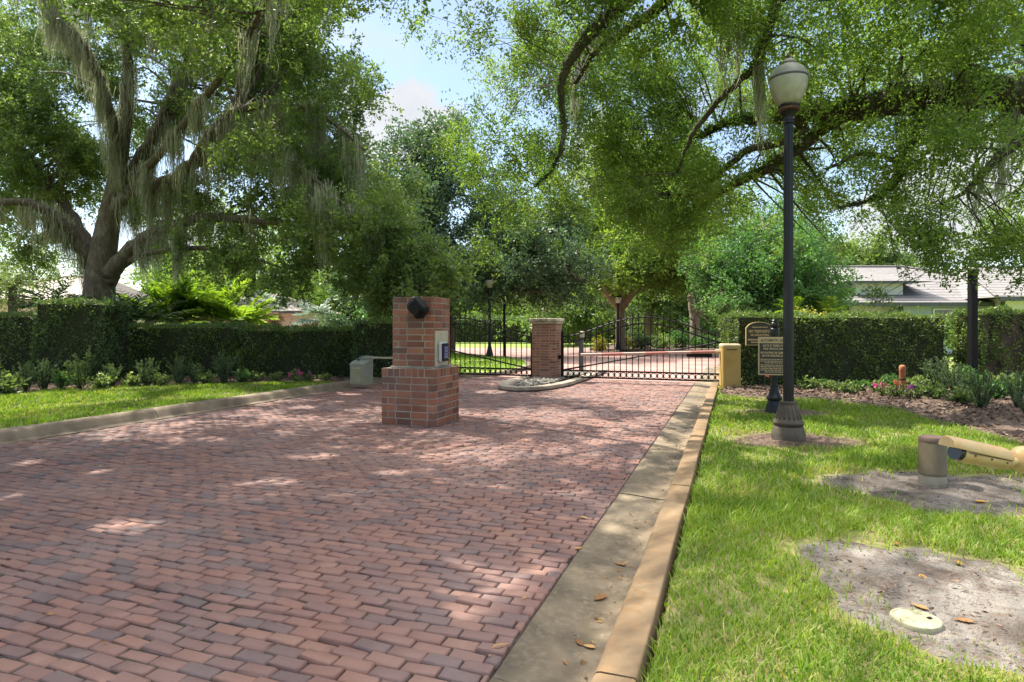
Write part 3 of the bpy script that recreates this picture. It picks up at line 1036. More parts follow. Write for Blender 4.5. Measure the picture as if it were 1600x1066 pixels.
# bare ground, beds and lawn
BED_R = [xy(gp(1126, 619, .1)), xy(gp(1180, 622, .1)), xy(gp(1260, 624, .1)), xy(gp(1330, 631, .1)), xy(gp(1400, 641, .1)), xy(gp(1470, 659, .1)), xy(gp(1530, 676, .1)), xy(gp(1600, 694, .1)), xy(gp(1720, 716, .1)),
         (16, 6), (16, 22), (0.1, 22), (-0.3, 16.5)]
BED_L = [(-9.16, 12.6), (-9.9, 12.75), (-11, 12.25), (-12.6, 11.2), (-13.6, 9.9), (-14.6, 8.1), (-15.6, 5.5), (-22, 5.5), (-22, 20), (-9.16, 20)]
lawn_r = sheet('lawn_soil', [(-0.322, -3), (30, -3), (30, 24), (10, 24), (0, 22.6), (-0.322, 22)], 0.086, M['soil'])
sheet('lawn_soil_by_hedges', [(-9.15, -6), (-9.15, 16.6), (-10, 22), (-40, 22), (-40, -6)], 0.09, M['soil'])


def patch(name, cx, cy, rx, ry, rot, mat, z=0.086, h=0.022, seed=0):
    """low irregular mound of bare ground"""
    n, m = 72, 14
    V, Fc = [], []
    co, si = math.cos(rot), math.sin(rot)
    for i in range(m + 1):
        t = i / m
        for k in range(n):
            q = 2 * math.pi * k / n
            e = 1 + 0.10 * math.sin(3 * q + seed) + 0.07 * math.sin(5 * q + 2 * seed) + 0.05 * math.sin(11 * q + seed)
            lx, ly = rx * t * e * math.cos(q), ry * t * e * math.sin(q)
            x, y = cx + lx * co - ly * si, cy + lx * si + ly * co
            zz = z + h * (1 - t ** 3) - 0.012 * t ** 8 + 0.012 * float(wobble(np.array(x), np.array(y), 3.0, seed)) * (1 - t ** 4)
            V.append((x, y, zz))
    for i in range(m):
        for k in range(n):
            k2 = (k + 1) % n
            Fc.append((i * n + k, i * n + k2, (i + 1) * n + k2, (i + 1) * n + k))
    mb = MB()
    mb.add(V, Fc)
    o = mb.build(name, mat, smooth=True)
    o['kind'] = 'structure'
    return o


def ell(px, py, rxp, ryp, z=0.1):
    """ellipse of bare ground seen at px, py with half-widths in photo pixels -> centre, metres"""
    Y = F * (H - z) / (py - HOR)
    p = gp(px, py, z)
    return (p[0], p[1], rxp * Y / F, ryp * Y * Y / (F * (H - z)))


PATCHES = [ell(1480, 763, 190, 37), ell(1486, 925, 222, 108), ell(1238, 687, 112, 13), ell(1220, 644, 80, 6)]
for i, (a, b, rx, ry) in enumerate(PATCHES):
    patch('bare_sand', a, b, rx, ry, TH, M['sand'] if i == 1 else M['dark_sand'] if i == 0 else M['mulch'], seed=i * 1.7)


def bed(name, poly, z):
    """mulch bed as a bumpy sheet"""
    xs = [p[0] for p in poly]
    ys = [p[1] for p in poly]
    st = 0.16
    gx, gy = np.arange(min(xs), max(xs), st), np.arange(min(ys), max(ys), st)
    X, Y = np.meshgrid(gx, gy)
    Z = z + 0.018 * wobble(X, Y, 1.3) + RNG.normal(size=X.shape) * 0.008
    inside = in_poly(X, Y, poly)
    idx = np.arange(X.size).reshape(X.shape)
    q = inside[:-1, :-1] | inside[1:, 1:] | inside[1:, :-1] | inside[:-1, 1:]
    Q = np.stack([idx[:-1, :-1][q], idx[:-1, 1:][q], idx[1:, 1:][q], idx[1:, :-1][q]], 1)
    Z = np.where(inside, Z, z - 0.03)
    o = np_obj(name, np.stack([X, Y, Z], -1).reshape(-1, 3), Q, M['mulch'], None, np.zeros(X.size), smooth=True)
    o['kind'] = 'structure'


bed('mulch_bed', BED_R, 0.115)
bed('mulch_bed_by_lawn', BED_L, 0.12)


def chips(name, n, xr, yr, poly, z, label, dens_fn=None):
    X, Y = RNG.uniform(*xr, n), RNG.uniform(*yr, n)
    k = in_poly(X, Y, poly)
    X, Y = X[k], Y[k]
    n = len(X)
    C = np.stack([X, Y, z + RNG.random(n) * 0.02], 1)
    D = np.stack([RNG.normal(size=n), RNG.normal(size=n), RNG.normal(size=n) * 0.25], 1)
    L = 0.04 + 0.10 * RNG.random(n) ** 2
    V, T, A = leaf_arrays(C, D, L, L * (0.2 + 0.3 * RNG.random(n)), flat=0.6, v=RNG.random(n))
    o = np_obj(name, V, T, M['chip'], None, A)
    tag(o, label, 'mulch', kind='stuff')


chips('mulch_chips', 26000, (-0.3, 11), (7, 16.5), BED_R, 0.125, 'loose brown bark mulch around the flowers by the dark hedge')
chips('mulch_chips', 5000, (-16, -9.1), (7, 15), BED_L, 0.13, 'loose dark bark mulch between the lawn and the clipped hedges')
# twigs and rotted leaf bits on the bare sand
for i in (0, 1, 2):
    a, b, rx, ry = PATCHES[i]
    q, r = RNG.random(1500) * 6.28, np.sqrt(RNG.random(1500)) * 1.0
    lx, ly = rx * r * np.cos(q), ry * r * np.sin(q)
    C = np.stack([a + lx * CT - ly * ST, b + lx * ST + ly * CT, 0.108 + 0.012 * (1 - r ** 3) + 0 * r], 1)
    C = C[np.hypot(C[:, 0] - gp(1431, 968, 0.11).x, C[:, 1] - gp(1431, 968, 0.11).y) > 0.14]
    m_ = len(C)
    D = np.stack([RNG.normal(size=m_), RNG.normal(size=m_), RNG.normal(size=m_) * 0.2], 1)
    L = 0.008 + 0.035 * RNG.random(m_) ** 3
    V, T, A = leaf_arrays(C, D, L, L * 0.35, flat=0.7, v=RNG.random(m_) * 0.8)
    tag(np_obj('twig_litter', V, T, M['chip'], None, A), ['dark twigs and bark bits on the sand around the brown bollard', 'bark crumbs scattered on the grey sand around the round valve lid', 'bark crumbs on the bare ring around the tall lamp post'][i], 'litter', kind='stuff')


# ------------------------------------------------------------------ grass blades
def blades(name, label, bands, region, mask, z=0.088, rim=None):
    VS, TS, AS, n0 = [], [], [], 0
    for (Y0, Y1, dens, hgt, wid) in bands:
        Xl, Xr = region(Y0, Y1)
        n = int((Xr - Xl) * (Y1 - Y0) * dens)
        Xc, Y = RNG.uniform(Xl, Xr, n), RNG.uniform(Y0, Y1, n)
        x, y = Xc * CT - Y * ST, Xc * ST + Y * CT
        k = mask(x, y)
        # worn, thinner places
        thin_ = wobble(x, y, 1.4, 1) > 1.0
        k &= ~(thin_ & (RNG.random(n) < 0.55))
        x, y = x[k], y[k]
        n = len(x)
        h = hgt * (0.45 + 0.85 * RNG.random(n)) * (1 + 0.25 * wobble(x, y, 0.8))
        h = np.clip(h, 0.02, 0.2)
        ang = RNG.random(n) * 6.28
        lean = h * (0.25 + 0.9 * RNG.random(n))
        dx, dy = np.cos(ang) * lean, np.sin(ang) * lean
        wa = ang + math.pi / 2 + RNG.normal(size=n) * 0.5
        ww = wid * (0.6 + 0.7 * RNG.random(n))
        sx, sy = np.cos(wa) * ww / 2, np.sin(wa) * ww / 2
        b = np.full(n, z - 0.006)
        V = np.stack([np.stack([x - sx, y - sy, b], 1), np.stack([x + sx, y + sy, b], 1),
                      np.stack([x + dx * 0.35 + sx * 0.9, y + dy * 0.35 + sy * 0.9, b + h * 0.62], 1), np.stack([x + dx * 0.35 - sx * 0.9, y + dy * 0.35 - sy * 0.9, b + h * 0.62], 1),
                      np.stack([x + dx, y + dy, b + h], 1)], 1)
        T = np.array([[0, 1, 2], [0, 2, 3], [3, 2, 4]])
        v = np.clip(0.5 * RNG.random(n) + 0.22 + 0.14 * wobble(x, y, 0.9, 3), 0, 0.84)
        dead = RNG.random(n) < 0.11 + 0.22 * (wobble(x, y, 1.6, 7) > 0.45)
        if rim is not None:
            dead |= (rim(x, y) < 1.16) & (RNG.random(n) < 0.42)
        v[dead] = 0.95 + 0.25 * RNG.random(dead.sum())
        VS.append(V.reshape(-1, 3))
        TS.append((np.arange(n)[:, None, None] * 5 + T[None]).reshape(-1, 3) + n0)
        AS.append(np.repeat(v, 5))
        n0 += n * 5
    o = np_obj(name, np.concatenate(VS), np.concatenate(TS), M['grass'], None, np.concatenate(AS))
    tag(o, label, 'grass', kind='stuff')


def mask_r(x, y):
    k = (x > -0.338 + 0.02 * RNG.random(len(x))) & ~in_poly(x, y, BED_R)
    for i, (a, b, rx, ry) in enumerate(PATCHES):
        lx, ly = (x - a) * CT + (y - b) * ST, -(x - a) * ST + (y - b) * CT
        q = np.arctan2(ly / ry, lx / rx)
        s = i * 1.7
        e = 1 + 0.10 * np.sin(3 * q + s) + 0.07 * np.sin(5 * q + 2 * s) + 0.05 * np.sin(11 * q + s)
        d = np.sqrt((lx / rx) ** 2 + (ly / ry) ** 2) / e
        k &= d > 0.93 + 0.16 * RNG.random(len(x)) ** 1.5 - 0.4 * (RNG.random(len(x)) < 0.09)
    return k


def rim_r(x, y):
    d = np.full(len(x), 9.0)
    for (a, b, rx, ry) in PATCHES:
        lx, ly = (x - a) * CT + (y - b) * ST, -(x - a) * ST + (y - b) * CT
        d = np.minimum(d, np.sqrt((lx / rx) ** 2 + (ly / ry) ** 2))
    return d


def mask_l(x, y):
    return (x < -9.14) & ~in_poly(x, y, BED_L)


blades('grass', 'short St Augustine lawn beside the orange kerb', [(1.9, 3.2, 8000, 0.052, 0.0058), (3.2, 5, 5000, 0.055, 0.007), (5, 7.5, 2300, 0.066, 0.0095), (7.5, 10.5, 1300, 0.066, 0.013), (10.5, 15.5, 800, 0.066, 0.017)],
       lambda a, b: (0.15 * a, 1.02 * b + 0.4), mask_r, rim=rim_r)
blades('grass', 'lawn running on past the grey sand towards the square camera pole', [(-1.0, 1.9, 1200, 0.055, 0.012), (1.9, 5, 900, 0.058, 0.014), (5, 9, 500, 0.06, 0.018)],
       lambda a, b: (-0.6, 12.0), lambda x, y: mask_r(x, y) & ((x * CT + y * ST > 1.02 * (-x * ST + y * CT) + 0.3) | (-x * ST + y * CT < 1.9)))
blades('grass', 'bright mown lawn strip between the hedges and the long kerb', [(6.5, 10, 1400, 0.06, 0.012), (10, 13, 1000, 0.06, 0.015), (13, 17, 650, 0.06, 0.019)],
       lambda a, b: (-0.98 * b, -0.15 * a), mask_l, 0.092)


# ------------------------------------------------------------------ brick masonry
def brick_block(mb, x0, x1, y0, y1, z0, courses, ch, bl=0.26, gap=0.014, soldier_top=False):
    """courses of bricks round a rectangular pier"""
    for c in range(courses):
        z = z0 + c * ch
        sold = soldier_top and c == courses - 1
        L = 0.105 if sold else bl
        hh = ch * (1.28 if sold else 1.0)
        for face in range(4):
            lo, hi = (x0, x1) if face < 2 else (y0, y1)
            full = (c % 2 == 0) == (face < 2)
            if not full:
                lo, hi = lo + 0.11, hi - 0.11
            p = lo
            off = (L * 0.5 if (c % 2) else 0)
            cuts = [lo]
            q = lo + (off if off > 0.05 else L)
            while q < hi - 0.07:
                cuts.append(q)
                q += L
            cuts.append(hi)
            for a, b in zip(cuts[:-1], cuts[1:]):
                a, b = (a - gap / 2 if full and a == lo else a), (b + gap / 2 if full and b == hi else b)
                m, wdt = (a + b) / 2, (b - a) - gap
                d = 0.10
                out = random.uniform(-0.002, 0.002)
                if face == 0:
                    cc, ss = (m, y0 + d / 2 - out, z + hh / 2), (wdt, d, hh - gap)
                elif face == 1:
                    cc, ss = (m, y1 - d / 2 + out, z + hh / 2), (wdt, d, hh - gap)
                elif face == 2:
                    cc, ss = (x0 + d / 2 - out, m, z + hh / 2), (d, wdt, hh - gap)
                else:
                    cc, ss = (x1 - d / 2 + out, m, z + hh / 2), (d, wdt, hh - gap)
                mb.box(cc, ss, random.uniform(-0.006, 0.006), 0.005, None, 0.0012)


# keypad pillar in the drive
kp = thing('keypad_pillar', 'stout two-tier red brick pillar standing alone in the drive, keypad plate on its side', 'brick pillar', (-4.64, 8.52, 0))
b = MB()
brick_block(b, -5.09, -4.19, 8.08, 8.95, 0.0, 7, 0.1045)
brick_block(b, -5.09, -4.19, 8.08, 8.95, 7 * 0.1045, 1, 0.1045, soldier_top=True)
b.build('plinth', M['wall_brick'], kp)
b = MB()
brick_block(b, -4.97, -4.30, 8.20, 8.84, 0.885, 11, 0.0972)
b.build('shaft', M['wall_brick'], kp)
b = MB()
b.box((-4.64, 8.515, 0.43), (0.891, 0.861, 0.86))
b.box((-4.635, 8.52, 1.41), (0.661, 0.631, 1.068))
b.box((-4.635, 8.52, 0.873), (0.72, 0.69, 0.03), 0, 0.008)
b.build('mortar', M['mortar'], kp)

# plate and keypad on the side that faces the drive lane (+x)
b = MB()
b.box((-4.292, 8.525, 1.16), (0.018, 0.43, 0.54), 0, 0.003)
b.build('backing_plate', M['beige_plate'], kp)
it = thing('keypad', 'silver and black entry keypad with blue screen on the beige plate', 'keypad', (-4.283, 8.50, 1.10))
b = MB()
prof = []
for (yy, zz) in ((-0.12, -0.15), (0.12, -0.15), (0.12, 0.15), (-0.12, 0.15)):
    prof.append((yy, zz))
b.box((-4.253, 8.50, 1.10), (0.066, 0.255, 0.315), 0, 0.028)
b.build('housing', M['silver_plastic'], it)
b = MB()
b.box((-4.212, 8.50, 1.10), (0.026, 0.215, 0.275), 0, 0.012)
b.build('bezel', M['black'], it)
b = MB()
b.box((-4.198, 8.50, 1.10), (0.006, 0.15, 0.20))
b.build('screen', M['screen'], it)
b = MB()
for r in range(4):
    for c in range(3):
        b.box((-4.194, 8.46 + c * 0.04, 1.03 + r * 0.045), (0.006, 0.022, 0.026), 0, 0.002)
b.build('buttons', mottled('keypad_buttons', (0.16, 0.16, 0.34), (0.22, 0.22, 0.42), 9, 0.3, 0), it)
# tilted black reader near the top of the pillar
rd = thing('card_reader', 'tilted black octagonal reader box hanging near the pillar top', 'card reader', (-4.44, 8.13, 1.775))
b = MB()
c, ex = Vector((-4.46, 8.03, 1.775)), Vector((0.72, -0.05, -0.69)).normalized()
ey = Vector((0.66, -0.20, 0.72)).normalized()
ey = (ey - ex * ex.dot(ey)).normalized()
octo = [(-0.115, -0.118), (0.115, -0.118), (0.155, -0.075), (0.155, 0.085), (0.115, 0.118), (-0.115, 0.118), (-0.155, 0.085), (-0.155, -0.075)]
n_ = ex.cross(ey).normalized()
if n_.y > 0:
    n_ = -n_
lay = [(1.0, -0.09), (1.0, 0.0), (0.94, 0.03), (0.62, 0.055)]
V, Fc = [], []
for (s_, d_) in lay:
    V += [c + ex * x * s_ + ey * y * s_ + n_ * d_ for x, y in octo]
for i in range(len(lay) - 1):
    for k in range(8):
        k2 = (k + 1) % 8
        Fc.append((i * 8 + k, i * 8 + k2, (i + 1) * 8 + k2, (i + 1) * 8 + k))
Fc += [tuple(range(7, -1, -1)), tuple(range(24, 32))]
b.add(V, Fc)
b.build('housing', M['black'], rd)
b = MB()
q = c + ex * 0.05 - ey * 0.09 + n_ * 0.040
b.box(q, (0.05, 0.012, 0.022), 0, 0.003)
b.build('red_badge', mottled('dull_red_badge', (0.30, 0.03, 0.03), (0.36, 0.04, 0.04), 9, 0.4, 0), rd)
b = MB()
b.tube([Vector((-4.44, 8.22, 1.775)), c - n_ * 0.07], 0.035, 10)
b.build('bracket', M['black'], rd)

# ------------------------------------------------------------------ island, gate pillar, gates
isl = [(-5.36, 19.5), (-5.36, 15.0), (-5.30, 14.3), (-5.13, 13.75), (-4.93, 13.4), (-4.72, 13.3), (-4.5, 13.42), (-4.28, 13.85), (-4.14, 14.6), (-4.09, 15.5), (-4.09, 19.5)]
ln = smooth_line([(p[0], p[1]) for p in isl], 5)
sweep('island_kerb', [(-0.05, -0.1), (-0.05, 0.0), (-0.03, 0.07), (0.0, 0.10), (0.04, 0.112), (0.20, 0.112), (0.23, 0.10), (0.24, 0.03)], [tuple(p) for p in ln], mottled('island_concrete', (0.27, 0.23, 0.18), (0.37, 0.32, 0.26), 5, 0.85, 0.3, 110, dirt=(0.17, 0.14, 0.11), dscale=3))
sheet('island_soil', [(-5.15, 19.4), (-5.15, 14.5), (-4.98, 13.7), (-4.72, 13.5), (-4.42, 13.9), (-4.3, 14.8), (-4.3, 19.4)], 0.062, M['sand'])
b = MB()
for k in range(900):
    x, y = random.uniform(-5.13, -4.3), random.uniform(13.55, 17.5)
    hw = 0.42 * min(1, ((y - 13.4) / 1.2) ** 0.6)
    if abs(x + 4.72) > hw or (-5.24 < x < -4.5 and 15.76 < y < 16.5):
        continue
    b.ball((x, y, 0.075 + random.random() * 0.03), random.uniform(0.02, 0.045), 7, 4, None, (1.2, 0.9, 0.6))
tag(b.build('river_gravel', M['pebble'], smooth=True), 'grey river stones filling the raised island below the gate pillar', 'gravel', kind='stuff')

gpil = thing('gate_pillar', 'slim brick pillar with pale stone cap standing between both iron gates', 'brick pillar', (-4.865, 16.13, 0.06))
b = MB()
brick_block(b, -5.2, -4.53, 15.8, 16.45, 0.06, 21, 0.072, bl=0.25, gap=0.013)
b.build('shaft', M['gate_brick'], gpil)
b = MB()
b.box((-4.865, 16.125, 0.80), (0.659, 0.639, 1.50))
b.build('mortar', M['mortar'], gpil)
b = MB()
b.box((-4.865, 16.125, 1.60), (0.73, 0.71, 0.055), 0, 0.008)
b.box((-4.865, 16.125, 1.672), (0.79, 0.77, 0.085), 0, 0.012)
b.build('cap', M['cap'], gpil)


def iron_gate(name, label, xa, xb, y, flip):
    """arched bi-parting leaf from xa to xb: frame, rails, pickets, rings and a brace"""
    root = thing(name, label, 'gate', ((xa + xb) / 2, y, 0.0))
    w_ = xb - xa
    top = lambda x: 1.22 + 0.52 * (0.5 - 0.5 * math.cos(2 * math.pi * (x - xa) / w_)) ** 0.85
    m = MB()
    for x in (xa, xb):
        m = MB()
        m.box((x, y, 0.70), (0.07, 0.07, 1.24), 0, 0.006)
        m.lathe([(0.045, 1.32), (0.05, 1.34), (0.02, 1.37), (0.03, 1.40), (0.0, 1.43)], 10, (x, y, 0))
        m.build('stile', M['black'], root)
    for z in (0.12, 0.30):
        m = MB()
        m.box(((xa + xb) / 2, y, z), (w_ - 0.07, 0.045, 0.04), 0, 0.004)
        m.build('bottom_rail', M['black'], root)
    for dz in (0.0, -0.17):
        m = MB()
        pts = [(x, y, top(x) + dz) for x in np.linspace(xa + 0.03, xb - 0.03, 41)]
        m.tube(pts, 0.021, 6)
        m.build('arched_rail', M['black'], root)
    m = MB()
    (za, zb) = (0.30, 1.17) if not flip else (1.17, 0.30)
    m.tube([(xa, y + 0.035, za), (xb, y + 0.035, zb)], 0.024, 6)
    m.build('brace', M['black'], root)
    n = int(w_ / 0.155)
    st = w_ / n
    for i in range(1, n):
        x = xa + i * st
        m = MB()
        m.box((x, y, (0.10 + top(x)) / 2 + 0.03), (0.02, 0.02, top(x) - 0.10 + 0.06))
        m.lathe([(0.016, top(x) + 0.05), (0.022, top(x) + 0.07), (0.0, top(x) + 0.12)], 6, (x, y, 0))
        m.build('picket', M['black'], root)
    for i in range(n):
        x = xa + (i + 0.5) * st
        m = MB()
        N_ = 18
        pts = [(x + 0.064 * math.cos(2 * math.pi * k / N_), y, 0.21 + 0.066 * math.sin(2 * math.pi * k / N_)) for k in range(N_ + 1)]
        m.tube(pts, 0.0095, 5, cap=False)
        m.build('ring', M['black'], root)
    for i in range(1, n):
        x = xa + i * st
        m = MB()
        m.ball((x, y - 0.004, 0.21), 0.026, 8, 6)
        m.build('collar', M['black'], root)
    return root


g1 = iron_gate('iron_gate', 'black arched iron gate leaf closing the lane behind the keypad pillar', -9.72, -5.30, 16.12, True)
g2 = iron_gate('iron_gate', 'black arched iron gate leaf closing the lane behind the red striped barrier arm', -4.43, 0.02, 16.12, False)
b = MB()
b.box((-0.83, 16.02, 0.77), (0.62, 0.09, 0.09), 0, 0.006)
b.build('latch_box', M['black'], g2)
b = MB()
b.box((-4.49, 16.1, 0.66), (0.09, 0.09, 0.10), 0, 0.006)
b.build('hinge', M['black'], g2)
for (x, lab) in ((0.10, 'square black iron gate post against the end of the trimmed hedge'), (-9.82, 'square black iron gate post hidden behind the keypad pillar')):
    gpost = MB()
    gpost.box((x, 16.12, 0.72), (0.1, 0.1, 1.44), 0, 0.008)
    gpost.lathe([(0.06, 1.44), (0.065, 1.47), (0.02, 1.50), (0.04, 1.54), (0.0, 1.6)], 12, (x, 16.12, 0))
    tag(gpost.build('gate_post', M['black']), lab, 'gate post')

# ------------------------------------------------------------------ barrier with yellow cabinet
bx, by = -0.10, 14.69
br = thing('barrier_gate', 'yellow barrier cabinet with its lowered red and white arm across the lane', 'barrier', (bx, by, 0.1))
b = MB()
ang = TH * 0.75
b.box((bx, by, 0.59), (0.40, 0.34, 0.98), ang, 0.02)
b.build('cabinet', M['yellow_paint'], br)
b = MB()
b.box((bx, by, 1.055), (0.415, 0.355, 0.10), ang, 0.03)
b.build('lid', M['yellow_top'], br)
b = MB()
fn = Vector((math.sin(ang), -math.cos(ang), 0))
rt = Vector((math.cos(ang), math.sin(ang), 0))
pc = Vector((bx, by, 0)) + fn * 0.172
b.extrude([(-0.11, -0.011), (0.11, -0.011), (0.11, 0.011), (-0.11, 0.011)], pc + Vector((0, 0, 0.975)), rt, Vector((0, 0, 1)), 0.004)
b.build('nameplate', M['rust'], br)
b = MB()
b.tube([Vector((bx, by, 1.105)), Vector((bx, by, 1.112))], 0.012, 10)
b.build('key_lock', M['black'], br)
b = MB()
b.box((bx, by, 0.105), (0.44, 0.38, 0.03), ang, 0.004)
b.build('base_plate', M['yellow_paint'], br)
A0, A1 = Vector((bx - 0.12, by + 0.02, 0.925)), Vector((-3.55, 14.62, 0.80))
arm_parts = [(0.0, 0.10, 'yellow_top')] + [(0.10 + 0.15 * k, 0.10 + 0.15 * (k + 1), 'arm_red' if k % 2 == 0 else 'arm_white') for k in range(6)]
b = MB()
dv = (A1 - A0)
b.tube([A0, A0 + dv * 0.06], 0.05, 8)
b.build('arm_socket', M['yellow_top'], br)
b, b2 = MB(), MB()
for k in range(6):
    (b if k % 2 == 0 else b2).tube([A0 + dv * (0.06 + 0.94 * k / 6), A0 + dv * (0.06 + 0.94 * (k + 1) / 6)], 0.033, 10)
arm = b2.build('arm', M['arm_white'], br)
b.build('red_band', M['arm_red'], arm)
b = MB()
b.extrude([(0, 0), (dv.length * 0.94, 0), (dv.length * 0.94, 0.014), (0, 0.014)], A0 + dv * 0.06 + Vector((0, -0.036, 0.004)), dv.normalized(), Vector((0, 0, 1)), 0.002)
b.build('reflective_strip', M['arm_white'], arm)

# grey barrier cabinet by the hedge, its thin arm reaching behind the brick pillar
q = cp(-3.66, 14.8, 0.1)
gb = thing('barrier_gate', 'low grey-green barrier cabinet with sloped top and thin pale arm, by the clipped hedge', 'barrier', q)
b = MB()
rz = TH - 0.35
co, si = math.cos(rz), math.sin(rz)
LX = lambda x, y, z: Vector((q.x + x * co - y * si, q.y + x * si + y * co, z))
V = [LX(*p) for p in ((-0.2, -0.19, 0.1), (0.2, -0.19, 0.1), (0.2, 0.19, 0.1), (-0.2, 0.19, 0.1), (-0.2, -0.19, 0.58), (0.2, -0.19, 0.58), (0.2, 0.19, 0.69), (-0.2, 0.19, 0.69))]
b.add(V, [(3, 2, 1, 0), (4, 5, 6, 7), (0, 1, 5, 4), (1, 2, 6, 5), (2, 3, 7, 6), (3, 0, 4, 7)])
b.build('cabinet', M['grey_metal'], gb)
b = MB()
V = [LX(*p) for p in ((-0.215, -0.205, 0.575), (0.215, -0.205, 0.575), (0.215, 0.205, 0.693), (-0.215, 0.205, 0.693), (-0.20, -0.19, 0.615), (0.20, -0.19, 0.615), (0.20, 0.19, 0.725), (-0.20, 0.19, 0.725))]
b.add(V, [(3, 2, 1, 0), (4, 5, 6, 7), (0, 1, 5, 4), (1, 2, 6, 5), (2, 3, 7, 6), (3, 0, 4, 7)])
b.build('sloped_lid', M['grey_metal'], gb)
b = MB()
b.extrude([(-0.16, 0.14), (0.13, 0.14), (0.13, 0.53), (-0.16, 0.53)], LX(0, -0.193, 0), Vector((co, si, 0)), Vector((0, 0, 1)), 0.006)
dd = b.build('door', M['tan_door'], gb)
b = MB()
b.extrude([(-0.12, 0.485), (0.09, 0.485), (0.09, 0.505), (-0.12, 0.505)], LX(0, -0.202, 0), Vector((co, si, 0)), Vector((0, 0, 1)), 0.008)
b.build('handle', M['beige_plate'], dd)
b = MB()
b.ball(LX(-0.1, 0.02, 0.69), 0.05, 10, 6, None, (1, 1, 0.6))
b.build('vent_cap', M['dark_trim'], gb)
b = MB()
b.box(LX(0.06, 0.14, 0.735), (0.26, 0.12, 0.08), rz, 0.012)
b.build('hinge_head', M['grey_metal'], gb)
b = MB()
a0 = LX(0.12, 0.14, 0.735)
b.tube([a0, a0 + Vector((1.55, 0.06, -0.01))], [0.026, 0.02], 8)
b.build('arm', M['beige_plate'], gb)


# ------------------------------------------------------------------ lettering
def text_obj(body, size, origin, ex, ey, mat, parent, width=None, depth=0.002, align='CENTER', bold=0.0):
    cu = bpy.data.curves.new('lettering', 'FONT')
    cu.body = body
    cu.size = size
    cu.align_x = align
    cu.align_y = 'CENTER'
    cu.extrude = depth
    cu.offset = bold
    cu.resolution_u = 3
    t = bpy.data.objects.new('lettering_curve', cu)
    COL.objects.link(t)
    bpy.context.view_layer.update()
    dg = bpy.context.evaluated_depsgraph_get()
    me = bpy.data.meshes.new_from_object(t.evaluated_get(dg))
    COL.objects.unlink(t)
    bpy.data.objects.remove(t)
    n = len(me.vertices)
    co_ = np.empty(n * 3, dtype=np.float32)
    me.vertices.foreach_get('co', co_)
    co_ = co_.reshape(-1, 3)
    if width:
        co_[:, 0] *= width / max(1e-6, np.ptp(co_[:, 0]))
    ex, ey = np.array(ex), np.array(ey)
    ez = np.cross(ex, ey)
    P = np.array(origin) + co_[:, :1] * ex + co_[:, 1:2] * ey + co_[:, 2:3] * ez - np.array(world_off(parent))
    me.vertices.foreach_set('co', P.astype(np.float32).ravel())
    me.update()
    me.materials.clear()
    me.materials.append(mat)
    o = bpy.data.objects.new('lettering', me)
    COL.objects.link(o)
    o.parent = parent
    return o


def dashes(mb, origin, ex, ey, x0, x1, y, h):
    """a line of writing too small to read"""
    x = x0
    while x < x1 - 0.01:
        l = random.uniform(0.014, 0.05)
        l = min(l, x1 - x)
        mb.extrude([(x, y - h / 2), (x + l, y - h / 2), (x + l, y + h / 2), (x, y + h / 2)], origin, ex, ey, 0.003)
        x += l + 0.009


# gate-warning sign on its ornate bollard post
sp = cp(4.25, 9.85, 0.1)
post = thing('sign_post', 'short ornate black cast post with acorn top carrying the tan warning sign', 'sign post', sp)
b = MB()
b.lathe([(0.135, 0.0), (0.135, 0.05), (0.125, 0.07), (0.125, 0.12), (0.10, 0.16), (0.092, 0.20), (0.12, 0.225), (0.12, 0.25), (0.095, 0.28), (0.075, 0.34), (0.06, 0.40), (0.058, 0.42)], 28, sp, flute=0)
b.build('base', M['post_black'], post, True, 35)
b = MB()
b.lathe([(0.066, 0.42), (0.066, 0.45), (0.052, 0.46), (0.052, 1.24), (0.07, 1.25), (0.07, 1.275)], 24, sp, flute=1)
b.build('shaft', M['post_black'], post, True, 35)
b = MB()
b.lathe([(0.07, 1.275), (0.074, 1.34), (0.062, 1.365), (0.05, 1.375), (0.062, 1.39), (0.066, 1.42), (0.052, 1.455), (0.042, 1.465), (0.044, 1.485), (0.028, 1.51), (0.0, 1.525)], 24, sp)
b.build('finial', M['post_black'], post, True, 35)
sex = Vector((math.cos(TH - 0.30), math.sin(TH - 0.30), 0))
sey = Vector((0, 0, 1))
snn = sex.cross(sey)
so = pp(1209.5, 556.5, 9.72)
sg = thing('warning_sign', 'tan and black automatic gate warning board fixed to the ornate short post', 'sign', so)
hw, hh = 0.235, 0.305
b = MB()
b.extrude([(-hw, -hh), (hw, -hh), (hw, hh), (-hw, hh)], so - snn * 0.02, sex, sey, 0.02)
b.build('board', M['sign_tan'], sg)
b = MB()
b.extrude([(-hw + 0.018, -hh + 0.018), (hw - 0.018, -hh + 0.018), (hw - 0.018, hh - 0.10), (-hw + 0.018, hh - 0.10)], so, sex, sey, 0.002)
b.build('panel', M['sign_black'], sg)
text_obj('AUTOMATIC GATE', 0.06, so + sey * (hh - 0.056) + snn * 0.001, sex, sey, M['sign_black'], sg, 0.40, bold=0.0016)
for txt, yy, ww_ in (('GATE IS TIMED FOR', 0.165, 0.34), ('ONE VEHICLE ONLY', 0.115, 0.33), ('NO PLAYING OR CLIMBING', 0.052, 0.40), ('ON OR AROUND GATE', 0.004, 0.36)):
    text_obj(txt, 0.044, so + sey * yy + snn * 0.004, sex, sey, M['sign_tan'], sg, ww_, bold=0.0013)
b = MB()
for k, yy in enumerate((-0.055, -0.082, -0.109, -0.145, -0.172, -0.199, -0.226, -0.256)):
    e = 0.0 if k not in (2, 7) else 0.06
    dashes(b, so + snn * 0.0025, sex, sey, -0.20 + e, 0.20 - e, yy, 0.0125)
b.build('small_print', M['sign_tan'], sg)

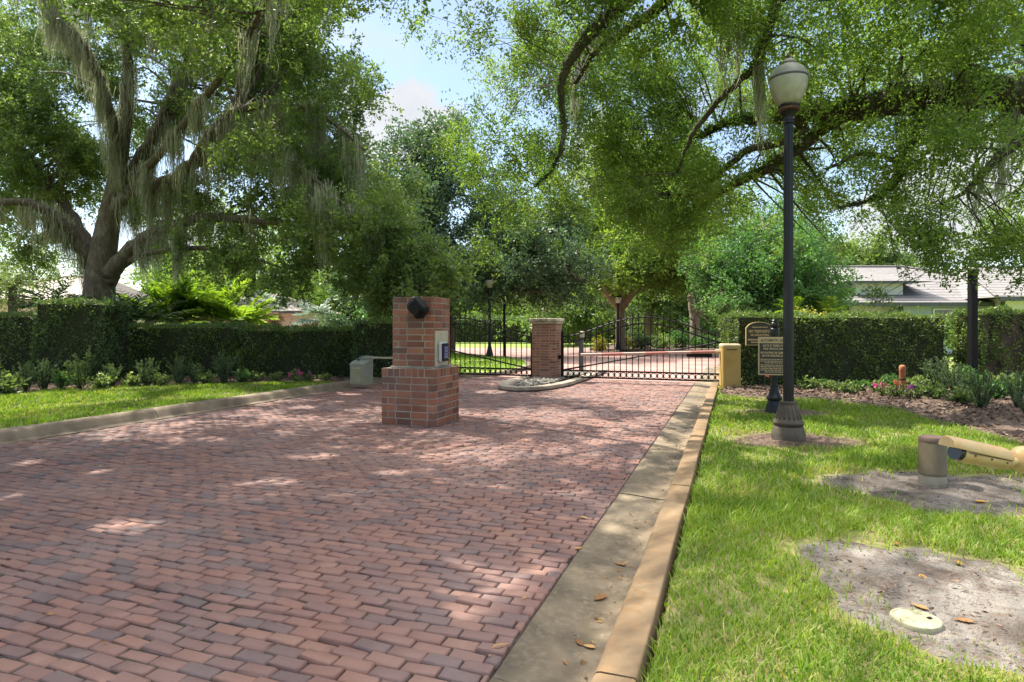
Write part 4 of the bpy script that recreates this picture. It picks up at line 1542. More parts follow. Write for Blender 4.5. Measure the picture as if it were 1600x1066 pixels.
# trespass sign on the hedge end
no = pp(1187, 522, 13.92)
nex = Vector((math.cos(TH), math.sin(TH), 0))
nsg = thing('trespass_sign', 'arched black and gold no trespassing board hung on the trimmed hedge end', 'sign', no)
sh_ = [(-0.315, -0.26), (0.315, -0.26), (0.315, 0.14)] + [(0.315 * math.cos(a) * (0.93 if 0 < a < 3.1 else 1), 0.14 + 0.14 * math.sin(a)) for a in np.linspace(0.25, math.pi - 0.25, 11)] + [(-0.315, 0.14)]
nn = nex.cross(sey)
b = MB()
b.extrude(sh_, no - nn * 0.03, nex, sey, 0.03)
b.build('frame', M['gold'], nsg)
b = MB()
b.extrude([(x * 0.945, y * 0.945) for x, y in sh_], no, nex, sey, 0.004)
b.build('board', M['sign_black'], nsg)
text_obj('NO TRESPASSING', 0.085, no + sey * 0.06 + nn * 0.006, nex, sey, M['gold'], nsg, 0.50, bold=0.002)
text_obj('NO SOLICITING', 0.07, no - sey * 0.025 + nn * 0.006, nex, sey, M['gold'], nsg, 0.42, bold=0.002)
b = MB()
dashes(b, no + nn * 0.005, nex, sey, -0.18, 0.18, 0.155, 0.022)
dashes(b, no + nn * 0.005, nex, sey, -0.27, 0.27, -0.13, 0.035)
dashes(b, no + nn * 0.005, nex, sey, -0.20, 0.20, -0.19, 0.028)
b.build('small_print', M['gold'], nsg)

# ------------------------------------------------------------------ the tall lamp
lb = cp(3.41, 7.5, 0.09)
lp = thing('lamp_post', 'tall fluted black lamp post with frosted acorn globe on a weathered bell base', 'lamp post', lb)
b = MB()
b.lathe([(0.195, 0.0), (0.195, 0.10), (0.185, 0.12), (0.178, 0.165), (0.160, 0.185), (0.172, 0.20), (0.180, 0.225), (0.172, 0.25), (0.150, 0.27), (0.138, 0.30), (0.118, 0.37), (0.10, 0.42), (0.09, 0.455), (0.098, 0.465), (0.098, 0.485), (0.07, 0.49)], 32, lb, flute=0)
b.build('base', M['post_base'], lp, True, 35)
b = MB()
for k in range(16):
    q_ = 2 * math.pi * k / 16
    pts = [Vector((lb.x + r * math.cos(q_), lb.y + r * math.sin(q_), lb.z + z)) for r, z in ((0.147, 0.275), (0.137, 0.31), (0.116, 0.375), (0.097, 0.44))]
    b.tube(pts, 0.010, 6)
b.build('fluting', M['post_base'], lp, True)
b = MB()
b.lathe([(0.062, 0.48), (0.060, 1.5), (0.052, 3.88), (0.052, 3.95)], 32, lb, flute=1)
b.build('shaft', M['post_black'], lp)
b = MB()
b.lathe([(0.05, 3.90), (0.068, 3.91), (0.068, 3.94), (0.055, 3.95), (0.058, 3.989), (0.075, 4.018), (0.10, 4.051), (0.115, 4.060)], 28, lb, flute=1)
b.build('capital', M['post_black'], lp)
b = MB()
b.lathe([(0.10, 4.057), (0.125, 4.060), (0.135, 4.071), (0.125, 4.082), (0.115, 4.085), (0.115, 4.099), (0.105, 4.102)], 28, lb)
b.build('collar', M['rust'], lp, True, 40)
b = MB()
b.lathe([(0.105, 4.099), (0.118, 4.102), (0.125, 4.119), (0.118, 4.134), (0.10, 4.140)], 28, lb)
b.build('fitter', M['post_black'], lp, True, 40)
b = MB()
b.lathe([(0.108, 4.131), (0.145, 4.180), (0.184, 4.260), (0.210, 4.340), (0.221, 4.410), (0.220, 4.460), (0.210, 4.510)], 36, lb)
b.build('globe', M['globe'], lp, True)
b = MB()
b.lathe([(0.216, 4.445), (0.225, 4.450), (0.225, 4.472), (0.216, 4.477)], 36, lb)
b.build('band', M['dark_trim'], lp, True)
b = MB()
b.lathe([(0.221, 4.472), (0.213, 4.515), (0.187, 4.565), (0.145, 4.604), (0.095, 4.630), (0.072, 4.635), (0.072, 4.650)], 36, lb)
b.lathe([(0.075, 4.645), (0.088, 4.650), (0.088, 4.666), (0.07, 4.687), (0.045, 4.702), (0.02, 4.708)], 24, lb)
b.build('cap', M['globe_cap'], lp, True, 50)
b = MB()
b.lathe([(0.03, 4.699), (0.035, 4.711), (0.018, 4.720), (0.026, 4.732), (0.03, 4.747), (0.012, 4.765), (0.0, 4.786)], 14, lb)
b.build('finial', M['rust'], lp, True)

# ------------------------------------------------------------------ bollard, camera, pipe, lid
bb = cp((1457 - 800) / F * 5.38, 5.38, 0.095)
bo = thing('bollard', 'stubby brown cylinder bollard standing in the bare sandy patch', 'bollard', bb)
b = MB()
b.lathe([(r * 0.84, z) for r, z in ((0.126, -0.02), (0.128, 0.0), (0.127, 0.095), (0.124, 0.10))], 32, bb)
b.build('base', M['bollard_base'], bo, True, 40)
b = MB()
b.lathe([(r * 0.84, z) for r, z in ((0.130, 0.10), (0.131, 0.115), (0.127, 0.12), (0.1255, 0.385), (0.12, 0.392))], 32, bb)
b.build('body', M['bollard'], bo, True, 40)
b = MB()
b.lathe([(r * 0.84, z) for r, z in ((0.1265, 0.385), (0.128, 0.392), (0.126, 0.415), (0.118, 0.43), (0.09, 0.434), (0.0, 0.436))], 32, bb)
b.build('top', M['bollard_top'], bo, True, 40)

# bullet camera on a pole just outside the frame
YC = 2.15
cpole = cp(0.945 * YC, YC + 0.02, 0.09)
cpo = thing('camera_pole', 'square dark metal pole beside the lawn holding the cream security camera', 'pole', cpole)
b = MB()
b.box((cpole.x, cpole.y, 0.70), (0.09, 0.09, 1.24), TH, 0.006)
b.build('shaft', M['dark_trim'], cpo)
b = MB()
b.box((cpole.x, cpole.y, 1.335), (0.11, 0.11, 0.03), TH, 0.008)
b.build('cap', M['dark_trim'], cpo)
cc_ = pp(1560, 712, YC)
cv = thing('security_camera', 'cream bullet security camera with hooded body and ball mount', 'camera', cc_)
a0, a1 = pp(1479, 692, YC - 0.05), pp(1572, 713, YC)
ax = (a1 - a0).normalized()
sidev = ax.cross(Vector((0, 0, 1))).normalized()
upv = sidev.cross(ax).normalized()


def dshape(r_top, r_bot, n=20):
    return [((r_top if math.sin(t) >= 0 else r_bot) * math.cos(t), (r_top if math.sin(t) >= 0 else r_bot) * math.sin(t)) for t in np.linspace(0, 2 * math.pi, n, endpoint=False)]


def loft(mb, rings):
    V, Fc = [], []
    n = len(rings[0])
    for r in rings:
        V += r
    for i in range(len(rings) - 1):
        for k in range(n):
            k2 = (k + 1) % n
            Fc.append((i * n + k, i * n + k2, (i + 1) * n + k2, (i + 1) * n + k))
    Fc += [tuple(range(n - 1, -1, -1)), tuple(range((len(rings) - 1) * n, len(rings) * n))]
    mb.add(V, Fc)


LN = (a1 - a0).length
ring = lambda s, rt, rb, w=1.0, dz=0: [a0 + ax * (s * LN) + sidev * x * w + upv * (y + dz) for x, y in dshape(rt, rb)]
b = MB()   # hood: shell over the body, longer at the front
hood = []
for s, k in ((0.0, 0.80), (0.02, 0.95), (0.5, 1.0), (0.9, 1.0), (0.98, 0.92)):
    hood.append([a0 + ax * (s * LN) + sidev * x + upv * y for x, y in [(0.038 * k * math.cos(t), 0.034 * k * math.sin(t) - 0.006) for t in np.linspace(-0.12, math.pi + 0.12, 16)] + [(-0.033 * k, -0.011), (0.033 * k, -0.011)]])
loft(b, hood)
b.build('hood', M['cctv'], cv, True, 40)
b = MB()
loft(b, [ring(0.22, 0.030, 0.030, 1, -0.024), ring(0.24, 0.032, 0.032, 1, -0.024), ring(0.92, 0.034, 0.034, 1, -0.018), ring(0.99, 0.028, 0.028, 1, -0.016)])
b.build('body', M['cctv'], cv, True, 40)
b = MB()
loft(b, [ring(0.15, 0.027, 0.027, 1, -0.025), ring(0.23, 0.028, 0.028, 1, -0.024)])
b.build('lens_ring', M['lens'], cv, True, 40)
b = MB()
loft(b, [ring(0.97, 0.029, 0.029, 1, -0.016), ring(1.03, 0.029, 0.029, 1, -0.016), ring(1.05, 0.018, 0.018, 1, -0.016)])
sm_ = MB()
for sgn in (-1, 1):
    sm_.tube([a0 + ax * (0.25 * LN) + sidev * 0.0345 * sgn - upv * 0.016, a0 + ax * (0.96 * LN) + sidev * 0.0355 * sgn - upv * 0.012], 0.0012, 5)
sm_.build('seam', M['rust'], cv)
sm_ = MB()
for s_ in (0.35, 0.62, 0.88):
    sm_.ball(a0 + ax * (s_ * LN) + sidev * 0.034 - upv * 0.022, 0.0035, 8, 5)
    sm_.ball(a0 + ax * (s_ * LN) - sidev * 0.034 - upv * 0.022, 0.0035, 8, 5)
sm_.build('screw', M['rust'], cv, True)
j1 = pp(1601, 719, YC + 0.03)
b.tube([a1 - upv * 0.02, a1.lerp(j1, 0.5) - upv * 0.012, j1], [0.020, 0.013, 0.022], 12)
b.build('knuckle', M['cctv'], cv, True, 40)
b = MB()
b.ball(j1, 0.050, 20, 14)
b.build('ball_mount', M['cctv'], cv, True)
b = MB()
b.tube([j1 + nex * 0.02, Vector((cpole.x, cpole.y, j1.z)) - nex * 0.047], [0.046, 0.050], 20)
b.build('mount_collar', M['lens'], cv, True, 40)

op = cp((1410 - 800) / F * 12.4, 12.4, 0.1)
pt = thing('pipe_bollard', 'rusty terracotta round pipe standing upright among the flowers', 'pipe', op)
b = MB()
b.lathe([(0.058, 0.0), (0.058, 0.48), (0.062, 0.49), (0.062, 0.56), (0.054, 0.592), (0.03, 0.61), (0.0, 0.615)], 20, op)
b.build('body', M['terracotta'], pt, True, 40)
b = MB()
b.lathe([(0.060, 0.30), (0.064, 0.31), (0.064, 0.34), (0.060, 0.35)], 20, op)
b.build('band', M['rust'], pt, True)

vl = gp(1431, 968, 0.11)
vo = thing('valve_lid', 'round pale green plastic valve lid lying flat on the grey sand', 'valve lid', (vl.x, vl.y, 0.088))
b = MB()
b.lathe([(0.105, 0.0), (0.107, 0.024), (0.103, 0.030), (0.096, 0.030), (0.094, 0.027), (0.0, 0.029)], 36, (vl.x, vl.y, 0.088))
b.build('lid', M['lid'], vo, True, 40)
b = MB()
b.box((vl.x + 0.06, vl.y + 0.02, 0.1185), (0.022, 0.014, 0.004), 0.6)
b.build('finger_hole', M['lens'], vo)

fl = pp(1195, 590, 13.3)
fo = thing('marker_flag', 'tiny orange utility flag on a wire before the hedge end', 'flag', (fl.x, fl.y, 0.1))
b = MB()
b.tube([(fl.x, fl.y, 0.1), (fl.x, fl.y, 0.55)], 0.004, 5)
b.build('wire', M['dark_trim'], fo)
b = MB()
b.extrude([(0, 0), (0.09, -0.10), (0.10, -0.17), (0.0, -0.14)], (fl.x, fl.y, 0.55), nex, sey, 0.002)
b.build('pennant', M['flag'], fo)


# ------------------------------------------------------------------ black pole lights and far lamps
def pole_light(p, hgt, wdt, label, group=None):
    t = thing('pole_light', label, 'pole light', p, group)
    m = MB()
    m.box((p.x, p.y, p.z + hgt / 2), (wdt, wdt, hgt), TH, 0.005)
    m.build('pole', M['black'], t)
    m = MB()
    m.box((p.x, p.y, p.z + hgt + 0.012), (wdt * 1.18, wdt * 1.18, 0.03), TH, 0.006)
    m.build('cap', M['black'], t)
    m = MB()
    h = Vector(p) + Vector((0, 0, hgt - 0.10)) - nex * 0.10
    m.lathe([(0.05, -0.03), (0.15, -0.02), (0.165, 0.0), (0.15, 0.02), (0.05, 0.035)], 20, h)
    m.build('lamp_disc', M['white_lens'], t, True, 40)
    return t


pole_light(cp(10.0, 13.2, 0.1), 2.75, 0.135, 'square black pole with pale disc light beside the ivy pier')
pole_light(cp((788 - 800) / F * 29, 29, 0.0), 2.72, 0.12, 'square black pole with white disc light on the lawn beyond the gate')


def far_lamp(p, hgt, label, style):
    t = thing('lamp_post', label, 'lamp post', p)
    m = MB()
    m.lathe([(0.17, 0), (0.17, 0.12), (0.12, 0.3), (0.09, 0.45), (0.075, 0.5), (0.065, hgt - 0.75), (0.10, hgt - 0.62), (0.10, hgt - 0.58)], 14, p)
    m.build('shaft', M['post_black'] if style != 2 else M['grey_metal'], t, True, 40)
    if style == 0:
        m = MB()
        m.lathe([(0.11, hgt - 0.58), (0.19, hgt - 0.36), (0.21, hgt - 0.22)], 14, p)
        m.build('globe', M['globe'], t, True)
        m = MB()
        m.lathe([(0.22, hgt - 0.22), (0.16, hgt - 0.10), (0.07, hgt - 0.05), (0.03, hgt + 0.04), (0, hgt + 0.08)], 14, p)
        m.build('cap', M['black'], t, True)
    elif style == 1:
        m = MB()
        m.lathe([(0.13, hgt - 0.58), (0.22, hgt - 0.25)], 6, p)
        m.build('lantern_glass', M['white_lens'], t)
        m = MB()
        m.lathe([(0.26, hgt - 0.25), (0.12, hgt - 0.08), (0.05, hgt - 0.02), (0.0, hgt + 0.1)], 6, p)
        m.build('cap', M['black'], t)
    else:
        m = MB()
        m.ball((p.x, p.y, p.z + hgt - 0.33), 0.16, 14, 10)
        m.build('globe', M['globe'], t, True)
    return t


far_lamp(cp((765 - 800) / F * 28, 28, 0.1), 3.75, 'dark lamp post with cup-shaped globe on the grass spit beyond the gate', 0)
far_lamp(cp((965.5 - 800) / F * 36, 36, 0.1), 3.35, 'lamp post with black-capped lantern beside the forked tree beyond the gate', 1)
far_lamp(cp((985 - 800) / F * 50, 50, 0.0), 3.0, 'slim lamp with white ball globe behind the forked tree', 2)
far_lamp(cp((849 - 800) / F * 44, 44, 0.0), 3.0, 'slim lamp with white ball globe above the gate pillar cap', 2)
p = cp((909 - 800) / F * 19.8, 19.8, 0.0)
t = thing('reader_post', 'short dark square post with grey head in the lane beyond the gate', 'post', p)
m = MB()
m.box((p.x, p.y, 0.6), (0.11, 0.11, 1.2), 0, 0.006)
m.build('pole', M['dark_trim'], t)
m = MB()
m.box((p.x, p.y, 1.24), (0.15, 0.16, 0.20), 0, 0.02)
m.build('head', M['grey_metal'], t)
p = cp((1138 - 800) / F * 42, 42, 0.0)
t = thing('meter_box', 'small pale box on a thin post far beyond the gate end', 'meter box', p)
m = MB()
m.box((p.x, p.y, 0.5), (0.12, 0.12, 1.0))
m.build('post', M['dark_trim'], t)
m = MB()
m.box((p.x, p.y, 1.45), (0.42, 0.2, 0.55), TH, 0.02)
m.build('box', M['white_wall'], t)


# ------------------------------------------------------------------ houses
def cbox(mb, X0, X1, Y0, Y1, z0, z1):
    V = [cp(x, y, z) for z in (z0, z1) for (x, y) in ((X0, Y0), (X1, Y0), (X1, Y1), (X0, Y1))]
    mb.add(V, [(3, 2, 1, 0), (4, 5, 6, 7), (0, 1, 5, 4), (1, 2, 6, 5), (2, 3, 7, 6), (3, 0, 4, 7)])


def hip(mb, X0, X1, Y0, Y1, ze, zr, i0, i1):
    """hip roof: eaves rectangle to a ridge inset i0, i1 from its ends"""
    ym = (Y0 + Y1) / 2
    V = [cp(X0, Y0, ze), cp(X1, Y0, ze), cp(X1, Y1, ze), cp(X0, Y1, ze), cp(X0 + i0, ym, zr), cp(X1 - i1, ym, zr)]
    mb.add(V, [(0, 1, 5, 4), (1, 2, 5), (2, 3, 4, 5), (3, 0, 4), (3, 2, 1, 0)])


def ridge_caps(mb, X0, X1, Y0, Y1, ze, zr, i0, i1, r=0.09):
    ym = (Y0 + Y1) / 2
    a_, b_ = cp(X0 + i0, ym, zr + .03), cp(X1 - i1, ym, zr + .03)
    mb.tube([a_, b_], r, 6)
    for (e, cpt) in ((cp(X0, Y0, ze + .03), a_), (cp(X1, Y0, ze + .03), b_)):
        mb.tube([e, cpt], r, 6)


hs = thing('grey_roof_house', 'long low white house under layered grey tile roofs behind the tall hedge', 'house', cp(22, 38, 0))
b = MB()
cbox(b, 17.2, 25.2, 33.6, 46, 0, 2.85)
cbox(b, 25.6, 36, 31.6, 46, 0, 2.95)
b.build('wall', M['white_wall'], hs)
b = MB()
cbox(b, 20.9, 25.6, 32.7, 33.58, 0, 2.72)
b.build('porch_wall', M['blue_wall'], hs)
b = MB()
hip(b, 16.4, 32.0, 32.2, 47, 2.75, 5.35, 1.5, 6.5)
b.build('roof', M['roof_grey'], hs)
b = MB()
ridge_caps(b, 16.4, 32.0, 32.2, 47, 2.75, 5.35, 1.5, 6.5)
b.build('ridge_tile', M['roof_grey'], hs)
b = MB()
hip(b, 24.4, 39, 30.6, 45, 2.98, 5.15, 3.6, 5)
b.build('roof', M['roof_grey'], hs)
b = MB()
ridge_caps(b, 24.4, 39, 30.6, 45, 2.98, 5.15, 3.6, 5)
b.build('ridge_tile', M['roof_grey'], hs)
b = MB()
cbox(b, 16.5, 25.5, 32.1, 32.18, 2.56, 2.77)
cbox(b, 24.5, 39, 30.5, 30.58, 2.78, 3.0)
b.build('fascia', M['dark_trim'], hs)
b = MB()
cbox(b, 19.0, 21.6, 33.6, 37, 3.0, 3.95)
b.build('clerestory', M['white_wall'], hs)
b = MB()
hip(b, 18.5, 23.0, 33.0, 40, 3.95, 4.75, 1.2, 1.5)
b.build('roof', M['roof_grey'], hs)
b = MB()
cbox(b, 18.5, 22.0, 32.92, 33.0, 3.83, 3.97)
b.build('fascia', M['dark_trim'], hs)
b = MB()
cbox(b, 22.6, 24.9, 32.62, 32.69, 1.5, 2.45)
wf = b.build('window', M['white_wall'], hs)
b = MB()
cbox(b, 22.7, 24.1, 32.57, 32.615, 1.6, 2.36)
cbox(b, 24.18, 24.8, 32.57, 32.615, 1.6, 2.36)
b.build('pane', M['glass'], wf)
b = MB()
cbox(b, 20.82, 20.98, 32.6, 32.72, 0, 2.7)
cbox(b, 25.4, 25.56, 31.5, 31.6, 0, 2.8)
cbox(b, 18.5, 18.58, 33.5, 33.6, 0, 2.7)
b.build('downpipe', M['dark_trim'], hs)
b = MB()
b.tube([pp(1450, 462, 34.6), pp(1450, 454, 34.6)], 0.07, 8)
b.build('roof_vent', M['dark_trim'], hs)

h2 = thing('cream_house', 'cream bungalow with tan hipped roof, arched window and wall lantern behind the clipped hedge', 'house', cp(-17, 42, 0))
b = MB()
cbox(b, -20.5, -14.6, 41, 50, 0, 2.5)
b.build('wall', M['cream_wall'], h2)
b = MB()
hip(b, -21.2, -14.0, 40.3, 51, 2.5, 4.0, 2.2, 3.8)
b.build('roof', M['roof_tan'], h2)
b = MB()
cbox(b, -21.1, -14.0, 40.22, 40.3, 2.36, 2.52)
b.build('fascia', M['dark_trim'], h2)
b = MB()
cbox(b, -18.35, -17.75, 40.9, 40.98, 0, 0.1)
for dx in np.linspace(-0.5, 0.5, 2):
    pass
arch = [(-0.42, -0.9), (0.42, -0.9), (0.42, 0.35)] + [(0.42 * math.cos(a), 0.35 + 0.32 * math.sin(a)) for a in np.linspace(0.3, math.pi - 0.3, 7)] + [(-0.42, 0.35)]
b = MB()
b.extrude(arch, cp(-15.95, 40.98, 1.25), nex, sey, 0.06)
wf = b.build('arched_window', mottled('sage_frame', (0.30, 0.36, 0.27), (0.36, 0.42, 0.32), 3, 0.6, 0), h2)
b = MB()
b.extrude([(x * 0.78, y * 0.85) for x, y in arch], cp(-15.95, 40.90, 1.25), nex, sey, 0.03)
b.build('pane', M['glass'], wf)
b = MB()
cbox(b, -20.3, -18.6, 40.9, 40.98, 0, 1.75)
b.build('garage_opening', M['glass'], h2)
b = MB()
cbox(b, -18.15, -17.98, 40.8, 40.98, 1.55, 2.0)
b.build('wall_lantern', M['dark_trim'], h2)
b = MB()
cbox(b, -17.42, -17.3, 40.85, 40.97, 0, 2.4)
b.build('downpipe', M['dark_trim'], h2)

h3 = thing('tan_roof_house', 'pale tiled roof rising behind the big mossy oak trunk', 'house', cp(-32, 42, 0))
b = MB()
cbox(b, -35.5, -28.8, 40.5, 50, 0, 3.2)
b.build('wall', M['cream_wall'], h3)
b = MB()
hip(b, -36.5, -28.2, 39.5, 51, 3.2, 5.15, 3.2, 2.0)
b.build('roof', M['roof_tan'], h3)
b = MB()
ridge_caps(b, -36.5, -28.2, 39.5, 51, 3.2, 5.15, 3.2, 2.0)
b.build('ridge_tile', M['roof_tan'], h3)


# ------------------------------------------------------------------ clipped hedges
def hedge(name, label, a, bq, depth, h, leafmat, leaf=0.055, dens=1500, z0=0.1, shell=0.09, core=None, bare=None, cat='hedge', group=None):
    """a, bq: front corners (across, ahead) in metres"""
    pa, pb = cp(a[0], a[1], z0), cp(bq[0], bq[1], z0)
    ex = (pb - pa)
    W = ex.length
    ex.normalize()
    ey = Vector((-ex.y, ex.x, 0))
    root = thing(name, label, cat, pa, group)
    nx, ny, nz_ = max(2, int(W / 0.3)), max(2, int(depth / 0.3)), max(2, int(h / 0.3))
    mb = MB()
    ins = shell * 0.9

    def P(u, v_, t):
        return pa + ex * (ins + u * (W - 2 * ins)) + ey * (ins + v_ * (depth - 2 * ins)) + Vector((0, 0, t * (h - ins)))
    faces = [(lambda s, t: P(s, 0, t), nx, nz_), (lambda s, t: P(1 - s, 1, t), nx, nz_), (lambda s, t: P(0, 1 - s, t), ny, nz_), (lambda s, t: P(1, s, t), ny, nz_), (lambda s, t: P(s, t, 1), nx, ny)]
    for fn_, n1, n2 in faces:
        V = [fn_(i / n1, j / n2) for j in range(n2 + 1) for i in range(n1 + 1)]
        V = [p + Vector((0.03 * mnoise.noise(p * 2.3), 0.03 * mnoise.noise(p * 2.1 + Vector((5, 0, 0))), 0.02 * mnoise.noise(p * 1.9))) for p in V]
        mb.add(V, [(j * (n1 + 1) + i, j * (n1 + 1) + i + 1, (j + 1) * (n1 + 1) + i + 1, (j + 1) * (n1 + 1) + i) for j in range(n2) for i in range(n1)])
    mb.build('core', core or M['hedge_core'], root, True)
    parts = []
    exn, eyn = np.array(ex), np.array(ey)
    for (nrm, o, u, v_, su, sv, dk) in ((-eyn, np.zeros(3), exn, np.array([0, 0, 1.]), W, h, 1.0), (eyn, eyn * depth, exn, np.array([0, 0, 1.]), W, h, 0.5), (-exn, np.zeros(3), eyn, np.array([0, 0, 1.]), depth, h, 1.0),
                                     (exn, exn * W, eyn, np.array([0, 0, 1.]), depth, h, 1.0), (np.array([0, 0, 1.]), np.array([0, 0, h]), exn, eyn, W, depth, 1.2)):
        n = int(su * sv * dens * dk)
        s, t = RNG.random(n) * su, RNG.random(n) * sv
        C = np.array(pa) + o + s[:, None] * u + t[:, None] * v_
        bulge = 0.05 * wobble(s, t, 1.0, su) + 0.035 * wobble(s, t, 3.3, sv)
        C = C + nrm * (bulge - shell * RNG.random(n) ** 1.5)[:, None]
        k = (wobble(s * 1.0, t * 1.0, 2.6, su * 3) > -1.0) & (RNG.random(n) < 0.75 + 0.25 * wobble(s, t, 1.6, sv * 2))
        if bare is not None and abs(nrm @ eyn) > 0.5:
            k &= ~bare(s / su, t / sv)
        D = nrm * 0.55 + RNG.normal(size=(n, 3)) * 0.7 + np.array([0, 0, 0.25])
        C, D = C[k], D[k]
        L = leaf * (0.55 + 0.9 * RNG.random(len(C)))
        vv = RNG.random(len(C))
        parts.append(leaf_arrays(C, D, L, L * 0.52, v=vv))
        # shoots that escaped the shears
        m_ = int(su * 5) if nrm[2] > 0.5 else int(su * sv * 1.5)
        for _ in range(m_):
            st_ = RNG.random() * su, RNG.random() * sv
            c0 = np.array(pa) + o + st_[0] * u + st_[1] * v_
            l_ = 0.04 + 0.16 * RNG.random() ** 2
            tt = RNG.random(7)
            d0 = nrm + RNG.normal(size=3) * 0.4 + np.array([0, 0, 0.4])
            CC = c0 + d0 * (tt * l_)[:, None]
            DD = d0 + RNG.normal(size=(7, 3)) * 0.6
            LL = leaf * (0.6 + 0.6 * RNG.random(7))
            parts.append(leaf_arrays(CC, DD, LL, LL * 0.45, v=0.55 + 0.45 * RNG.random(7)))
    V, T, A = merge(parts)
    np_obj('foliage', V, T, leafmat, root, A)
    return root


hedge('hedge', 'tall dark clipped hedge carrying the trespass board, behind the tall lamp', (5.23, 14.1), (10.62, 14.75), 0.95, 1.68, M['hedge'], 0.055, 1500)
hedge('ivy_pier', 'old stone pier overgrown with ivy beside the square pole light', (11.0, 14.3), (13.4, 14.6), 0.8, 1.76, M['hedge'], 0.055, 3000, core=M['stone_dark'], cat='overgrown pier',
      bare=lambda s, t: (t < 0.86 + 0.05 * np.sin(s * 25)) & (((s > 0.06) & (s < 0.15 + 0.03 * np.sin(t * 9)) & (RNG.random(len(s)) < 0.8)) | ((s > 0.30 + 0.05 * np.sin(t * 7)) & (s < 0.50 + 0.07 * np.sin(t * 11 + 1)) & (RNG.random(len(s)) < 0.6))))
hedge('hedge', 'low clipped hedge at the lawn end beside the taller leafy block', (-14.9, 14.4), (-11.72, 15.0), 1.0, 1.70, M['hedge_far'], 0.06, 1100)
hedge('hedge', 'tallest clipped leafy block, squarish, under the mossy oak trunk', (-11.72, 14.85), (-10.05, 15.0), 1.3, 2.02, M['hedge_far'], 0.06, 1500)
hedge('hedge', 'long dark clipped hedge before the arching palm fronds', (-11.1, 16.6), (-7.5, 16.7), 1.0, 1.42, M['hedge'], 0.06, 1300)
hedge('hedge', 'dark clipped hedge with flat top before the cream bungalow', (-7.42, 16.5), (-4.30, 16.7), 1.0, 1.36, M['hedge'], 0.06, 1400)
hedge('hedge', 'taller squared hedge end just behind the grey barrier cabinet', (-4.22, 16.2), (-2.5, 16.5), 1.1, 1.55, M['hedge_far'], 0.06, 1500)
hedge('hedge', 'broad far hedge across the road behind the keypad side gate', (-16, 57), (2.3, 56), 2.0, 2.35, M['hedge_far'], 0.16, 170, 0.0, 0.3)
hedge('hedge', 'dark far hedge beyond the gate pillar and its cap', (2.6, 58), (9.5, 58), 2.0, 2.0, M['hedge'], 0.16, 170, 0.0, 0.3)
hedge('hedge', 'low far hedge line behind the row of slim trees', (9.5, 62), (26, 58), 2.0, 1.4, M['hedge'], 0.2, 120, 0.0, 0.3)

# lawns, kerbs and planting beyond the gate
spit = [xy(gp(640, 592)), xy(gp(760, 588)), xy(gp(800, 582)), xy(gp(818, 577)), xy(gp(822, 572)), xy(gp(812, 566)), xy(gp(780, 561.5)), xy(gp(720, 556)), xy(gp(640, 551)), xy(gp(560, 549)), (-26, 12), (-9.9, 17.6)]
b = MB()
b.prism(spit, -0.05, 0.10)
b.build('lawn_spit', M['far_grass'])['kind'] = 'structure'
sweep('kerb_of_spit', [(-0.02, -0.05), (-0.01, 0.105), (0.0, 0.118), (0.13, 0.118), (0.16, 0.08), (0.17, -0.05)], [tuple(p) for p in smooth_line(spit[:10], 4)], M['kerb_pale'])
isl2 = [xy(gp(921, 547.5)), xy(gp(960, 549)), xy(gp(1010, 551)), xy(gp(1060, 552)), xy(gp(1100, 551)), xy(gp(1160, 549)), xy(gp(1180, 541)), xy(gp(1060, 538)), xy(gp(960, 538.5))]
b = MB()
b.prism(isl2, -0.05, 0.12)
b.build('planting_island', M['mulch'])['kind'] = 'structure'
lawn2 = [(-0.36, 17.6), (-0.36, 23.1), (0.3, 25.0), (1.5, 26.5), (4.2, 27.4), (30, 31.0), (30, 24), (10, 22.5)]
b = MB()
b.prism(lawn2, -0.05, 0.104)
b.build('lawn_beyond_gate', M['far_grass'])['kind'] = 'structure'


def tuft_lawn(name, label, poly, n, hgt, wid, z):
    xs, ys = [p[0] for p in poly], [p[1] for p in poly]
    X, Y = RNG.uniform(min(xs), max(xs), n), RNG.uniform(min(ys), max(ys), n)
    k = in_poly(X, Y, poly)
    X, Y = X[k], Y[k]
    m_ = len(X)
    C = np.stack([X, Y, np.full(m_, z)], 1)
    D = np.stack([RNG.normal(size=m_) * 0.5, RNG.normal(size=m_) * 0.5, np.ones(m_)], 1)
    L = hgt * (0.6 + 0.8 * RNG.random(m_))
    V, T, A = leaf_arrays(C, D, L, np.full(m_, wid), v=np.clip(0.2 + 0.5 * RNG.random(m_), 0, 0.84))
    tag(np_obj(name, V, T, M['grass'], None, A), label, 'grass', kind='stuff')


tuft_lawn('grass', 'sunlit grass on the rounded lawn spit beyond the keypad side gate', spit, 30000, 0.09, 0.035, 0.095)


